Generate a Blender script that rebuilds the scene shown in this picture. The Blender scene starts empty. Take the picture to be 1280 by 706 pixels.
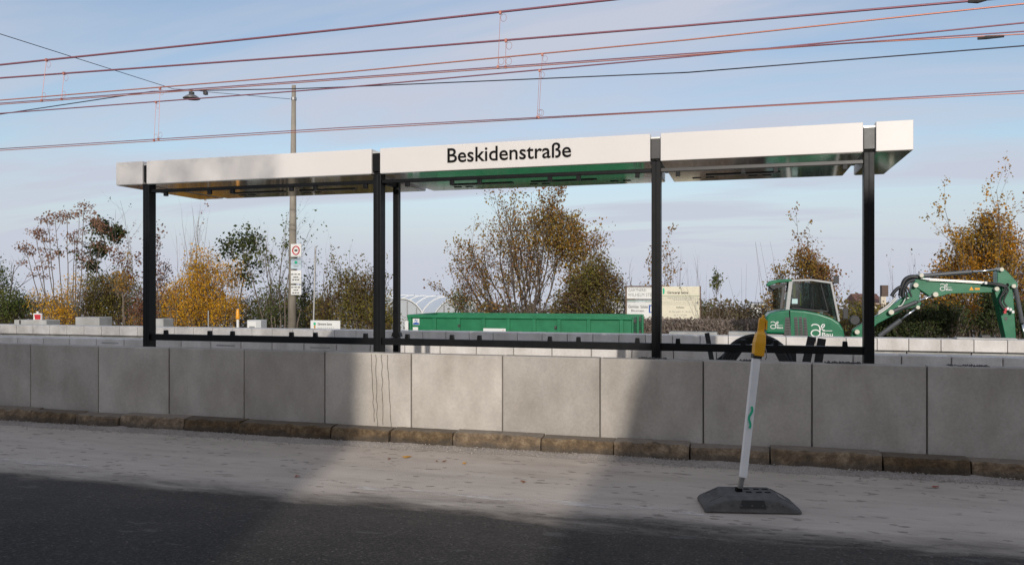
import bpy, bmesh, math, random
from mathutils import Vector, Matrix, Quaternion, noise as mnoise
R = math.radians
scene = bpy.context.scene
col = scene.collection

# ------------------------------------------------------------------ camera
F, HZ, PSI, EYE = 1000.0, 362.5, R(16.2), 1.75       # photo pixels (1280 wide), horizon row, yaw, eye height
cam = bpy.data.cameras.new('camera'); camo = bpy.data.objects.new('camera', cam); col.objects.link(camo)
camo.location = (0, 0, EYE); camo.rotation_euler = (R(90), 0, PSI)
cam.sensor_width = 36; cam.lens = 36 * F / 1280
cam.shift_y = (HZ - 353) / 1280
cam.clip_start = 0.05; cam.clip_end = 3000
scene.camera = camo

# ------------------------------------------------------------------ light
SUN_EL, SUN_OFF = R(17.0), R(15.0)                     # low autumn sun from behind, travelling slightly to -x
SD = Vector((-math.sin(SUN_OFF), math.cos(SUN_OFF), 0))     # horizontal travel direction
sl = bpy.data.lights.new('sun', 'SUN'); so = bpy.data.objects.new('sun', sl); col.objects.link(so)
sl.energy = 2.8; sl.angle = R(0.6); sl.color = (1.0, 0.95, 0.88)
v = SD * math.cos(SUN_EL) + Vector((0, 0, -math.sin(SUN_EL)))
so.rotation_euler = v.to_track_quat('-Z', 'Y').to_euler(); so.location = (0, -20, 30)

world = bpy.data.worlds.new('World'); scene.world = world; world.use_nodes = True
nt = world.node_tree; nt.nodes.clear()
def wn(t, **k):
    n = nt.nodes.new(t)
    for a, b in k.items(): setattr(n, a, b)
    return n
out = wn('ShaderNodeOutputWorld'); bg = wn('ShaderNodeBackground')
sky = wn('ShaderNodeTexSky', sky_type='NISHITA', sun_disc=False, sun_elevation=SUN_EL, sun_rotation=R(180) - SUN_OFF)
sky.air_density = 1.0; sky.dust_density = 1.0; sky.ozone_density = 1.5
SKY = 0.14
bg.inputs['Strength'].default_value = SKY
tc = wn('ShaderNodeTexCoord'); sep = wn('ShaderNodeSeparateXYZ'); nt.links.new(tc.outputs['Generated'], sep.inputs[0])
ab = wn('ShaderNodeMath', operation='ABSOLUTE'); nt.links.new(sep.outputs['Z'], ab.inputs[0])
ad = wn('ShaderNodeMath', operation='ADD'); ad.inputs[1].default_value = 0.16; nt.links.new(ab.outputs[0], ad.inputs[0])
dx = wn('ShaderNodeMath', operation='DIVIDE'); nt.links.new(sep.outputs['X'], dx.inputs[0]); nt.links.new(ad.outputs[0], dx.inputs[1])
dy = wn('ShaderNodeMath', operation='DIVIDE'); nt.links.new(sep.outputs['Y'], dy.inputs[0]); nt.links.new(ad.outputs[0], dy.inputs[1])
cmb = wn('ShaderNodeCombineXYZ'); nt.links.new(dx.outputs[0], cmb.inputs[0]); nt.links.new(dy.outputs[0], cmb.inputs[1])
mp = wn('ShaderNodeMapping'); mp.inputs['Rotation'].default_value = (0, 0, R(28)); mp.inputs['Scale'].default_value = (0.40, 1.25, 1); mp.inputs['Location'].default_value = (1.7, 0.4, 0)
nt.links.new(cmb.outputs[0], mp.inputs[0])
nz = wn('ShaderNodeTexNoise'); nz.inputs['Scale'].default_value = 1.1; nz.inputs['Detail'].default_value = 6; nz.inputs['Roughness'].default_value = 0.52; nz.inputs['Distortion'].default_value = 0.4
nt.links.new(mp.outputs[0], nz.inputs['Vector'])
rp = wn('ShaderNodeValToRGB'); rp.color_ramp.elements[0].position = 0.39; rp.color_ramp.elements[0].color = (.12, .12, .12, 1); rp.color_ramp.elements[1].position = 0.58; rp.color_ramp.elements[1].color = (.95, .95, .95, 1)
nt.links.new(nz.outputs['Fac'], rp.inputs[0])
hzr = wn('ShaderNodeMapRange', interpolation_type='SMOOTHSTEP'); hzr.inputs[1].default_value = .02; hzr.inputs[2].default_value = .20; hzr.inputs[3].default_value = .95; hzr.inputs[4].default_value = 0.0
nt.links.new(ab.outputs[0], hzr.inputs[0])
mxf = wn('ShaderNodeMath', operation='MAXIMUM'); nt.links.new(rp.outputs[0], mxf.inputs[0]); nt.links.new(hzr.outputs[0], mxf.inputs[1])
mx = wn('ShaderNodeMix', data_type='RGBA'); nt.links.new(mxf.outputs[0], mx.inputs[0]); nt.links.new(sky.outputs[0], mx.inputs[6])
mx.inputs[7].default_value = (0.565 / SKY, 0.600 / SKY, 0.705 / SKY, 1)
nt.links.new(mx.outputs[2], bg.inputs['Color']); nt.links.new(bg.outputs[0], out.inputs[0])

scene.view_settings.view_transform = 'Standard'; scene.view_settings.look = 'None'
scene.view_settings.exposure = 0.0; scene.view_settings.gamma = 1.0; scene.view_settings.use_curve_mapping = False
scene.render.engine = 'CYCLES'

# ------------------------------------------------------------------ pixel -> place helpers
CP, SP = math.cos(PSI), math.sin(PSI)
def ray(px, py):
    a = (px - 640) / F
    return Vector((CP * a - SP, SP * a + CP, (HZ - py) / F))
def on_y(px, py, Y):
    d = ray(px, py); t = Y / d.y
    return Vector((d.x * t, Y, EYE + d.z * t))
def on_z(px, py, z):
    d = ray(px, py); t = (z - EYE) / d.z
    return Vector((d.x * t, d.y * t, z))
def mpp(px, Y):                       # metres per photo pixel at plane Y
    return Y / ray(px, HZ).y / F

# ------------------------------------------------------------------ material helpers
MATS = {}
def newmat(name):
    m = bpy.data.materials.new(name); m.use_nodes = True
    n = m.node_tree; b = n.nodes['Principled BSDF']
    return m, n, b
def nd(n, t, **k):
    x = n.nodes.new(t)
    for a, b in k.items(): setattr(x, a, b)
    return x
def plain(name, c, rough=.6, metal=0.0, noise=0.0, scale=8, spec=.5, bump=0.0, bscale=60, coat=0.0):
    m, n, b = newmat(name)
    b.inputs['Base Color'].default_value = (*c, 1); b.inputs['Roughness'].default_value = rough
    b.inputs['Metallic'].default_value = metal; b.inputs['Specular IOR Level'].default_value = spec
    b.inputs['Coat Weight'].default_value = coat
    if noise or bump:
        t = nd(n, 'ShaderNodeTexCoord')
    if noise:
        z = nd(n, 'ShaderNodeTexNoise'); z.inputs['Scale'].default_value = scale; z.inputs['Detail'].default_value = 5; z.inputs['Roughness'].default_value = .62
        n.links.new(t.outputs['Object'], z.inputs['Vector'])
        r = nd(n, 'ShaderNodeValToRGB')
        r.color_ramp.elements[0].position = .3; r.color_ramp.elements[1].position = .7
        r.color_ramp.elements[0].color = (*[x * (1 - noise) for x in c], 1); r.color_ramp.elements[1].color = (*[min(1, x * (1 + noise)) for x in c], 1)
        n.links.new(z.outputs['Fac'], r.inputs[0]); n.links.new(r.outputs[0], b.inputs['Base Color'])
        mr = nd(n, 'ShaderNodeMapRange'); mr.inputs[3].default_value = max(.05, rough - .12); mr.inputs[4].default_value = min(1, rough + .12)
        n.links.new(z.outputs['Fac'], mr.inputs[0]); n.links.new(mr.outputs[0], b.inputs['Roughness'])
    if bump:
        z2 = nd(n, 'ShaderNodeTexNoise'); z2.inputs['Scale'].default_value = bscale; z2.inputs['Detail'].default_value = 4
        n.links.new(t.outputs['Object'], z2.inputs['Vector'])
        bp = nd(n, 'ShaderNodeBump'); bp.inputs['Strength'].default_value = bump; bp.inputs['Distance'].default_value = .01
        n.links.new(z2.outputs['Fac'], bp.inputs['Height']); n.links.new(bp.outputs[0], b.inputs['Normal'])
    MATS[name] = m
    return m
def leafmat(name, cols, patch=None, trans=.35):
    """leaf colour differs leaf by leaf; patch = a second palette for parts of the crown"""
    m, n, b = newmat(name)
    g = nd(n, 'ShaderNodeNewGeometry')
    def ramp(cs, src):
        r = nd(n, 'ShaderNodeValToRGB'); e = r.color_ramp.elements
        e[0].color = (*cs[0], 1); e[1].color = (*cs[-1], 1)
        for i in range(1, len(cs) - 1):
            k = e.new(i / (len(cs) - 1)); k.color = (*cs[i], 1)
        n.links.new(src, r.inputs[0]); return r
    r1 = ramp(cols, g.outputs['Random Per Island']); c = r1.outputs[0]
    if patch:
        r2 = ramp(patch, g.outputs['Random Per Island'])
        t = nd(n, 'ShaderNodeTexCoord'); z = nd(n, 'ShaderNodeTexNoise'); z.inputs['Scale'].default_value = .9; z.inputs['Detail'].default_value = 2
        n.links.new(t.outputs['Object'], z.inputs['Vector'])
        mr = nd(n, 'ShaderNodeMapRange'); mr.inputs[1].default_value = .44; mr.inputs[2].default_value = .58
        n.links.new(z.outputs['Fac'], mr.inputs[0])
        mm = nd(n, 'ShaderNodeMix', data_type='RGBA'); n.links.new(mr.outputs[0], mm.inputs[0]); n.links.new(r1.outputs[0], mm.inputs[6]); n.links.new(r2.outputs[0], mm.inputs[7])
        c = mm.outputs[2]
    n.links.new(c, b.inputs['Base Color']); b.inputs['Roughness'].default_value = .55; b.inputs['Specular IOR Level'].default_value = .3
    tr = nd(n, 'ShaderNodeBsdfTranslucent'); n.links.new(c, tr.inputs['Color'])
    ms = nd(n, 'ShaderNodeMixShader'); ms.inputs[0].default_value = trans
    n.links.new(b.outputs[0], ms.inputs[1]); n.links.new(tr.outputs[0], ms.inputs[2])
    n.links.new(ms.outputs[0], n.nodes['Material Output'].inputs[0])
    MATS[name] = m
    return m

# --- road: asphalt, and the pale layer of site dust on its edge strip
def road_mat():
    m, n, b = newmat('road_asphalt')
    L = n.links.new
    t = nd(n, 'ShaderNodeTexCoord'); O = t.outputs['Object']
    def noise(scale, detail=4, rough=.6, vec=None, dist=0):
        z = nd(n, 'ShaderNodeTexNoise'); z.inputs['Scale'].default_value = scale; z.inputs['Detail'].default_value = detail; z.inputs['Roughness'].default_value = rough; z.inputs['Distortion'].default_value = dist
        L(vec or O, z.inputs['Vector']); return z.outputs['Fac']
    def ramp(src, stops):
        r = nd(n, 'ShaderNodeValToRGB'); e = r.color_ramp.elements
        e[0].position, e[0].color = stops[0][0], (*stops[0][1], 1); e[1].position, e[1].color = stops[-1][0], (*stops[-1][1], 1)
        for p, c in stops[1:-1]: k = e.new(p); k.color = (*c, 1)
        L(src, r.inputs[0]); return r.outputs[0]
    def math_(op, a, bb, clamp=False):
        x = nd(n, 'ShaderNodeMath', operation=op, use_clamp=clamp)
        for i, q in enumerate((a, bb)):
            if isinstance(q, (int, float)): x.inputs[i].default_value = q
            else: L(q, x.inputs[i])
        return x.outputs[0]
    def mix(f, a, bb, mode='MIX'):
        x = nd(n, 'ShaderNodeMix', data_type='RGBA', blend_type=mode)
        for i, q in ((0, f), (6, a), (7, bb)):
            if isinstance(q, (int, float)): x.inputs[i].default_value = q
            elif isinstance(q, tuple): x.inputs[i].default_value = (*q, 1)
            else: L(q, x.inputs[i])
        return x.outputs[2]
    # asphalt: aggregate grains + broad patches
    vo = nd(n, 'ShaderNodeTexVoronoi'); vo.inputs['Scale'].default_value = 78; L(O, vo.inputs['Vector'])
    grain = ramp(vo.outputs['Color'], [(0, (.004, .004, .004)), (.5, (.0255, .0215, .018)), (.85, (.072, .061, .051)), (1, (.20, .18, .16))])
    asph = mix(.42, grain, ramp(noise(1.3, 6), [(.3, (.0165, .0138, .0115)), (.7, (.047, .039, .032))]))
    mp1 = nd(n, 'ShaderNodeMapping'); mp1.inputs['Scale'].default_value = (1.1, 3.4, 1); L(O, mp1.inputs[0])
    worn = math_('GREATER_THAN', noise(1.6, 5, .7, mp1.outputs[0]), .635)
    asph = mix(math_('MULTIPLY', worn, .38), asph, (.12, .118, .112))
    # dust
    mp2 = nd(n, 'ShaderNodeMapping'); mp2.inputs['Scale'].default_value = (.45, 2.0, 1); L(O, mp2.inputs[0])
    dust = ramp(noise(2.0, 7, .65, mp2.outputs[0]), [(.28, (.40, .335, .27)), (.5, (.535, .455, .375)), (.74, (.63, .55, .46))])
    dust = mix(.3, dust, ramp(noise(160, 2), [(.35, (.27, .22, .185)), (.65, (.66, .56, .475))]))
    mp3 = nd(n, 'ShaderNodeMapping'); mp3.inputs['Scale'].default_value = (1.3, 2.6, 1); L(O, mp3.inputs[0])
    vo2 = nd(n, 'ShaderNodeTexVoronoi'); vo2.inputs['Scale'].default_value = 3.4; L(mp3.outputs[0], vo2.inputs['Vector'])
    nn = noise(22, 4, .7)
    spot = math_('LESS_THAN', math_('ADD', vo2.outputs['Distance'], math_('MULTIPLY', nn, .36)), .365)
    spot = math_('MULTIPLY', spot, math_('GREATER_THAN', noise(1.1, 3), .47))
    dust = mix(math_('MULTIPLY', spot, .62), dust, (.17, .135, .11))
    mrb = nd(n, 'ShaderNodeMapRange', interpolation_type='SMOOTHSTEP'); mrb.inputs[1].default_value = .57; mrb.inputs[2].default_value = .68; mrb.inputs[4].default_value = .6
    mp5 = nd(n, 'ShaderNodeMapping'); mp5.inputs['Scale'].default_value = (1.0, 2.4, 1); L(O, mp5.inputs[0]); L(noise(4.2, 7, .62, mp5.outputs[0], .5), mrb.inputs[0])
    dust = mix(mrb.outputs[0], dust, (.20, .16, .13))
    # mask across the street (y) with a ragged, sweeping border
    sx = nd(n, 'ShaderNodeSeparateXYZ'); L(O, sx.inputs[0])
    mp4 = nd(n, 'ShaderNodeMapping'); mp4.inputs['Scale'].default_value = (.6, 2.0, 1); L(O, mp4.inputs[0])
    wob = math_('SUBTRACT', noise(1.6, 8, .68, mp4.outputs[0], .3), .5)
    yy = math_('ADD', sx.outputs['Y'], math_('MULTIPLY', wob, 1.15))
    mr = nd(n, 'ShaderNodeMapRange', interpolation_type='SMOOTHSTEP'); mr.inputs[1].default_value = 5.7; mr.inputs[2].default_value = 6.5; L(yy, mr.inputs[0])
    mr2 = nd(n, 'ShaderNodeMapRange', interpolation_type='SMOOTHSTEP'); mr2.inputs[1].default_value = 4.3; mr2.inputs[2].default_value = 6.6; mr2.inputs[4].default_value = .08; L(yy, mr2.inputs[0])
    fac = math_('MAXIMUM', mr.outputs[0], mr2.outputs[0])
    c = mix(fac, asph, dust)
    L(c, b.inputs['Base Color']); b.inputs['Roughness'].default_value = .88; b.inputs['Specular IOR Level'].default_value = .35
    bp = nd(n, 'ShaderNodeBump'); bp.inputs['Strength'].default_value = .5; bp.inputs['Distance'].default_value = .006
    L(vo.outputs['Distance'], bp.inputs['Height']); L(bp.outputs[0], b.inputs['Normal'])
    return m
def concrete(name, c, var=.14, tone=.12, scale=2.2, stain=.0):
    m, n, b = newmat(name); L = n.links.new
    t = nd(n, 'ShaderNodeTexCoord'); O = t.outputs['Object']
    oi = nd(n, 'ShaderNodeObjectInfo')
    off = nd(n, 'ShaderNodeVectorMath', operation='ADD'); L(O, off.inputs[0])
    sc = nd(n, 'ShaderNodeMath', operation='MULTIPLY'); sc.inputs[1].default_value = 40; L(oi.outputs['Random'], sc.inputs[0]); L(sc.outputs[0], off.inputs[1])
    V = off.outputs[0]
    z = nd(n, 'ShaderNodeTexNoise'); z.inputs['Scale'].default_value = scale; z.inputs['Detail'].default_value = 7; z.inputs['Roughness'].default_value = .58; z.inputs['Distortion'].default_value = .35; L(V, z.inputs['Vector'])
    r = nd(n, 'ShaderNodeValToRGB'); r.color_ramp.elements[0].position = .28; r.color_ramp.elements[1].position = .72
    r.color_ramp.elements[0].color = (*[x * (1 - var) for x in c], 1); r.color_ramp.elements[1].color = (*[x * (1 + var) for x in c], 1)
    L(z.outputs['Fac'], r.inputs[0])
    mp = nd(n, 'ShaderNodeMapping'); mp.inputs['Scale'].default_value = (2.6, 2.6, 1.2); L(V, mp.inputs[0])
    z3 = nd(n, 'ShaderNodeTexNoise'); z3.inputs['Scale'].default_value = 1.2; z3.inputs['Detail'].default_value = 5; L(mp.outputs[0], z3.inputs['Vector'])
    r3 = nd(n, 'ShaderNodeValToRGB'); r3.color_ramp.elements[0].position = .35; r3.color_ramp.elements[1].position = .68
    r3.color_ramp.elements[0].color = (.83, .815, .79, 1); r3.color_ramp.elements[1].color = (1.06, 1.06, 1.06, 1); L(z3.outputs['Fac'], r3.inputs[0])
    mu = nd(n, 'ShaderNodeMix', data_type='RGBA', blend_type='MULTIPLY'); mu.inputs[0].default_value = 1; L(r.outputs[0], mu.inputs[6]); L(r3.outputs[0], mu.inputs[7])
    # pores
    vo = nd(n, 'ShaderNodeTexVoronoi'); vo.inputs['Scale'].default_value = 26; L(V, vo.inputs['Vector'])
    lt = nd(n, 'ShaderNodeMath', operation='LESS_THAN'); lt.inputs[1].default_value = .10; L(vo.outputs['Distance'], lt.inputs[0])
    z4 = nd(n, 'ShaderNodeTexNoise'); z4.inputs['Scale'].default_value = 5; L(V, z4.inputs['Vector'])
    gt = nd(n, 'ShaderNodeMath', operation='GREATER_THAN'); gt.inputs[1].default_value = .58; L(z4.outputs['Fac'], gt.inputs[0])
    pm = nd(n, 'ShaderNodeMath', operation='MULTIPLY'); L(lt.outputs[0], pm.inputs[0]); L(gt.outputs[0], pm.inputs[1])
    pm2 = nd(n, 'ShaderNodeMath', operation='MULTIPLY'); pm2.inputs[1].default_value = .45; L(pm.outputs[0], pm2.inputs[0])
    mk = nd(n, 'ShaderNodeMix', data_type='RGBA'); L(pm2.outputs[0], mk.inputs[0]); L(mu.outputs[2], mk.inputs[6]); mk.inputs[7].default_value = (c[0] * .4, c[1] * .4, c[2] * .38, 1)
    # tone per piece
    hs = nd(n, 'ShaderNodeHueSaturation'); mr = nd(n, 'ShaderNodeMapRange'); mr.inputs[3].default_value = 1 - tone; mr.inputs[4].default_value = 1 + tone
    L(oi.outputs['Random'], mr.inputs[0]); L(mr.outputs[0], hs.inputs['Value']); L(mk.outputs[2], hs.inputs['Color'])
    zf = nd(n, 'ShaderNodeTexNoise'); zf.inputs['Scale'].default_value = 38; zf.inputs['Detail'].default_value = 6; zf.inputs['Roughness'].default_value = .75; L(V, zf.inputs['Vector'])
    rf_ = nd(n, 'ShaderNodeValToRGB'); rf_.color_ramp.elements[0].position = .3; rf_.color_ramp.elements[1].position = .7; rf_.color_ramp.elements[0].color = (.86, .86, .86, 1); rf_.color_ramp.elements[1].color = (1.08, 1.08, 1.08, 1); L(zf.outputs['Fac'], rf_.inputs[0])
    mf = nd(n, 'ShaderNodeMix', data_type='RGBA', blend_type='MULTIPLY'); mf.inputs[0].default_value = 1; L(hs.outputs[0], mf.inputs[6]); L(rf_.outputs[0], mf.inputs[7])
    L(mf.outputs[2], b.inputs['Base Color']); b.inputs['Roughness'].default_value = .82; b.inputs['Specular IOR Level'].default_value = .35
    bp = nd(n, 'ShaderNodeBump'); bp.inputs['Strength'].default_value = .25; bp.inputs['Distance'].default_value = .004
    z5 = nd(n, 'ShaderNodeTexNoise'); z5.inputs['Scale'].default_value = 70; z5.inputs['Detail'].default_value = 3; L(V, z5.inputs['Vector'])
    L(z5.outputs['Fac'], bp.inputs['Height']); L(bp.outputs[0], b.inputs['Normal'])
    MATS[name] = m
    return m
def kerb_mat():
    m, n, b = newmat('kerb_stone'); L = n.links.new
    t = nd(n, 'ShaderNodeTexCoord'); O = t.outputs['Object']
    z = nd(n, 'ShaderNodeTexNoise'); z.inputs['Scale'].default_value = 9; z.inputs['Detail'].default_value = 9; z.inputs['Roughness'].default_value = .8; L(O, z.inputs['Vector'])
    r = nd(n, 'ShaderNodeValToRGB'); e = r.color_ramp.elements
    e[0].position, e[0].color = .30, (.045, .032, .022, 1); e[1].position, e[1].color = .72, (.40, .29, .175, 1)
    k = e.new(.5); k.color = (.175, .115, .062, 1)
    L(z.outputs['Fac'], r.inputs[0])
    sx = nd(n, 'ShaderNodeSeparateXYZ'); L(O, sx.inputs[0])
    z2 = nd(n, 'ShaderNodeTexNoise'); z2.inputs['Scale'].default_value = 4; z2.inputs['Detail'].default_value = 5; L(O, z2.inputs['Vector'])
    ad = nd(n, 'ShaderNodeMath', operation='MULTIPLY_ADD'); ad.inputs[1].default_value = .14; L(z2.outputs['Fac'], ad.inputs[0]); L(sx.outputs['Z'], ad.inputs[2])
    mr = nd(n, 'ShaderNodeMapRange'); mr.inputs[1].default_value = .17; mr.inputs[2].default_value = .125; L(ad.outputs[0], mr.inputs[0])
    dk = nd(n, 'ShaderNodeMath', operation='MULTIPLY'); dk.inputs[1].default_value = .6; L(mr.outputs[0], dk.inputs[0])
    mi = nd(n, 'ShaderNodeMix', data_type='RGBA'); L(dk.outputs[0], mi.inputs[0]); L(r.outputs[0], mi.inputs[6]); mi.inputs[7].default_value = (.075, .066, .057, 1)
    # site dust on the upper face
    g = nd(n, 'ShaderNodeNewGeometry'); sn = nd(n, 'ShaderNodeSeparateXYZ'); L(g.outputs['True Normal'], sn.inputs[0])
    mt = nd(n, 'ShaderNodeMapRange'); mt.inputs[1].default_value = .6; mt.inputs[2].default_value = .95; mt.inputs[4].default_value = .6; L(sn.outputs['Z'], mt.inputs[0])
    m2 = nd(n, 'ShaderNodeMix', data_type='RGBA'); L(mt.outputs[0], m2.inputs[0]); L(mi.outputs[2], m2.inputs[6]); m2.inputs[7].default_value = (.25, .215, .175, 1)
    oi = nd(n, 'ShaderNodeObjectInfo'); hs = nd(n, 'ShaderNodeHueSaturation'); m3 = nd(n, 'ShaderNodeMapRange'); m3.inputs[3].default_value = .5; m3.inputs[4].default_value = 1.15; L(oi.outputs['Random'], m3.inputs[0]); L(m3.outputs[0], hs.inputs['Value'])
    m4 = nd(n, 'ShaderNodeMapRange'); m4.inputs[3].default_value = 1.15; m4.inputs[4].default_value = .85; L(oi.outputs['Random'], m4.inputs[0]); L(m4.outputs[0], hs.inputs['Saturation']); L(m2.outputs[2], hs.inputs['Color'])
    L(hs.outputs[0], b.inputs['Base Color']); b.inputs['Roughness'].default_value = .9
    z6 = nd(n, 'ShaderNodeTexNoise'); z6.inputs['Scale'].default_value = 35; z6.inputs['Detail'].default_value = 6; L(O, z6.inputs['Vector'])
    bp = nd(n, 'ShaderNodeBump'); bp.inputs['Strength'].default_value = .8; bp.inputs['Distance'].default_value = .02
    L(z6.outputs['Fac'], bp.inputs['Height']); L(bp.outputs[0], b.inputs['Normal'])
    return m
def faded_paint():
    m, n, b = newmat('faded_road_paint'); L = n.links.new
    b.inputs['Base Color'].default_value = (.72, .66, .60, 1); b.inputs['Roughness'].default_value = .8
    t = nd(n, 'ShaderNodeTexCoord'); mp = nd(n, 'ShaderNodeMapping'); mp.inputs['Scale'].default_value = (1, 4, 1); L(t.outputs['Object'], mp.inputs[0])
    z = nd(n, 'ShaderNodeTexNoise'); z.inputs['Scale'].default_value = 2.6; z.inputs['Detail'].default_value = 8; z.inputs['Roughness'].default_value = .72; L(mp.outputs[0], z.inputs['Vector'])
    mr = nd(n, 'ShaderNodeMapRange', interpolation_type='SMOOTHSTEP'); mr.inputs[1].default_value = .42; mr.inputs[2].default_value = .62; mr.inputs[4].default_value = .75; L(z.outputs['Fac'], mr.inputs[0])
    tr = nd(n, 'ShaderNodeBsdfTransparent'); ms = nd(n, 'ShaderNodeMixShader'); L(mr.outputs[0], ms.inputs[0]); L(tr.outputs[0], ms.inputs[1]); L(b.outputs[0], ms.inputs[2])
    L(ms.outputs[0], n.nodes['Material Output'].inputs[0])
    return m
def glassmat(name, tint, refl=.12):
    m, n, b = newmat(name); L = n.links.new
    tr = nd(n, 'ShaderNodeBsdfTransparent'); tr.inputs[0].default_value = (*tint, 1)
    gl = nd(n, 'ShaderNodeBsdfGlossy'); gl.inputs['Roughness'].default_value = .04; gl.inputs['Color'].default_value = (.9, .9, .9, 1)
    ms = nd(n, 'ShaderNodeMixShader'); ms.inputs[0].default_value = refl; L(tr.outputs[0], ms.inputs[1]); L(gl.outputs[0], ms.inputs[2])
    L(ms.outputs[0], n.nodes['Material Output'].inputs[0]); MATS[name] = m
    return m

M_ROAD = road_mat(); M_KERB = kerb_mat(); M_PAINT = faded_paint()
M_WALL = concrete('cast_concrete', (.435, .393, .345), .12, .14)
M_PALE = concrete('pale_concrete', (.68, .64, .60), .06, .05, 3.0)
M_GREYC = concrete('grey_concrete', (.40, .395, .38), .10, .08, 3.0)
M_SOFFCORE = plain('rough_core', (.24, .225, .20), .9, noise=.2, scale=5)
M_WHITE = plain('white_coated_panel', (.735, .685, .64), .42, noise=.018, scale=1.6)
M_BLACK = plain('black_coated_steel', (.0055, .0055, .006), .42, spec=.22, noise=.15, scale=14)
M_DGREY = plain('dark_grey_steel', (.055, .051, .048), .42, spec=.5, noise=.15, scale=9)
M_SILVER = plain('silver_flashing', (.72, .69, .64), .35, metal=.6)
M_SOFFIT = plain('polished_soffit', (.39, .37, .34), .08, metal=1.0, bump=.02, bscale=3)
M_INK = plain('black_lettering', (.006, .005, .005), .7, spec=.15)
M_RUBBER = plain('recycled_rubber', (.098, .092, .086), .75, noise=.3, scale=14, bump=.5, bscale=60)
M_TUBE = plain('white_plastic_tube', (.84, .815, .79), .42, noise=.05, scale=7)
M_YEL = plain('yellow_plastic', (.78, .37, .012), .38, noise=.07, scale=9)
M_SPRAY = plain('green_spray_paint', (.02, .46, .24), .6)
M_GALV = plain('galvanised_steel', (.30, .29, .28), .42, metal=.7, noise=.12, scale=30)
M_COPPER = plain('copper_wire', (.52, .21, .15), .4, metal=.35)
M_WIRE = plain('purple_brown_wire', (.26, .105, .135), .45, metal=.2)
M_FEED = plain('dark_cable', (.035, .03, .045), .55)
M_GREEN = plain('green_container_paint', (.010, .165, .066), .45, noise=.16, scale=3.5)
M_EXC = plain('green_machine_paint', (.004, .140, .060), .34, noise=.10, scale=3, coat=.15)
M_CABG = plain('silver_cab_frame', (.40, .395, .38), .38, noise=.05)
M_BLKPL = plain('black_plastic', (.018, .018, .019), .5, noise=.2, scale=20)
M_CYL = plain('grey_cylinder', (.075, .078, .082), .38, noise=.12)
M_CHROME = plain('chromed_rod', (.75, .75, .75), .18, metal=1.0)
M_PIN = plain('pale_pin_cap', (.62, .58, .47), .5)
M_CREAM = plain('cream_board', (.72, .66, .50), .55, noise=.05, scale=2)
M_OFFW = plain('offwhite_board', (.74, .73, .69), .55, noise=.05, scale=2)
M_BROWNF = plain('rusty_brown_frame', (.16, .10, .068), .7, noise=.15, scale=8)
M_GREYINK = plain('grey_lettering', (.26, .26, .255), .6)
M_DKINK = plain('dark_lettering', (.06, .055, .05), .6)
M_BLUE = plain('blue_sign', (.02, .09, .36), .5)
M_RED = plain('red_sign', (.50, .03, .04), .5)
M_POLE = concrete('spun_concrete_pole', (.30, .265, .215), .10, .02, 5)
M_BARK = plain('bark', (.105, .080, .062), .9, noise=.35, scale=12)
M_BARKL = plain('pale_bark', (.22, .17, .125), .9, noise=.3, scale=12)
M_TWIG = plain('twig', (.16, .125, .10), .9, noise=.25, scale=20)
M_POLY = plain('polytunnel_film', (.62, .64, .66), .35, noise=.06, scale=.8)
M_ROOF = plain('brick_red_roof', (.20, .085, .058), .8, noise=.2, scale=3)
M_PLASTER = plain('cream_plaster', (.62, .55, .43), .85, noise=.06, scale=1)
M_CHIM = plain('brown_chimney', (.11, .075, .058), .85, noise=.2, scale=4)
M_SOIL = plain('bare_soil', (.13, .10, .075), .95, noise=.35, scale=1.5, bump=.6, bscale=8)
M_GRAVEL = plain('grit', (.36, .31, .265), .95, noise=.5, scale=90, bump=1.0, bscale=80)
M_BALLAST = plain('ballast', (.19, .17, .155), .95, noise=.4, scale=14, bump=1.0, bscale=25)
M_GLASS = glassmat('tinted_cab_glass', (.50, .57, .54), .10)
M_GLASSW = glassmat('window_glass', (.25, .27, .29), .25)
M_ORANGE = plain('orange_lens', (.85, .36, .02), .25)
M_HIVIS = plain('hivis_yellow', (.66, .62, .03), .7)

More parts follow.
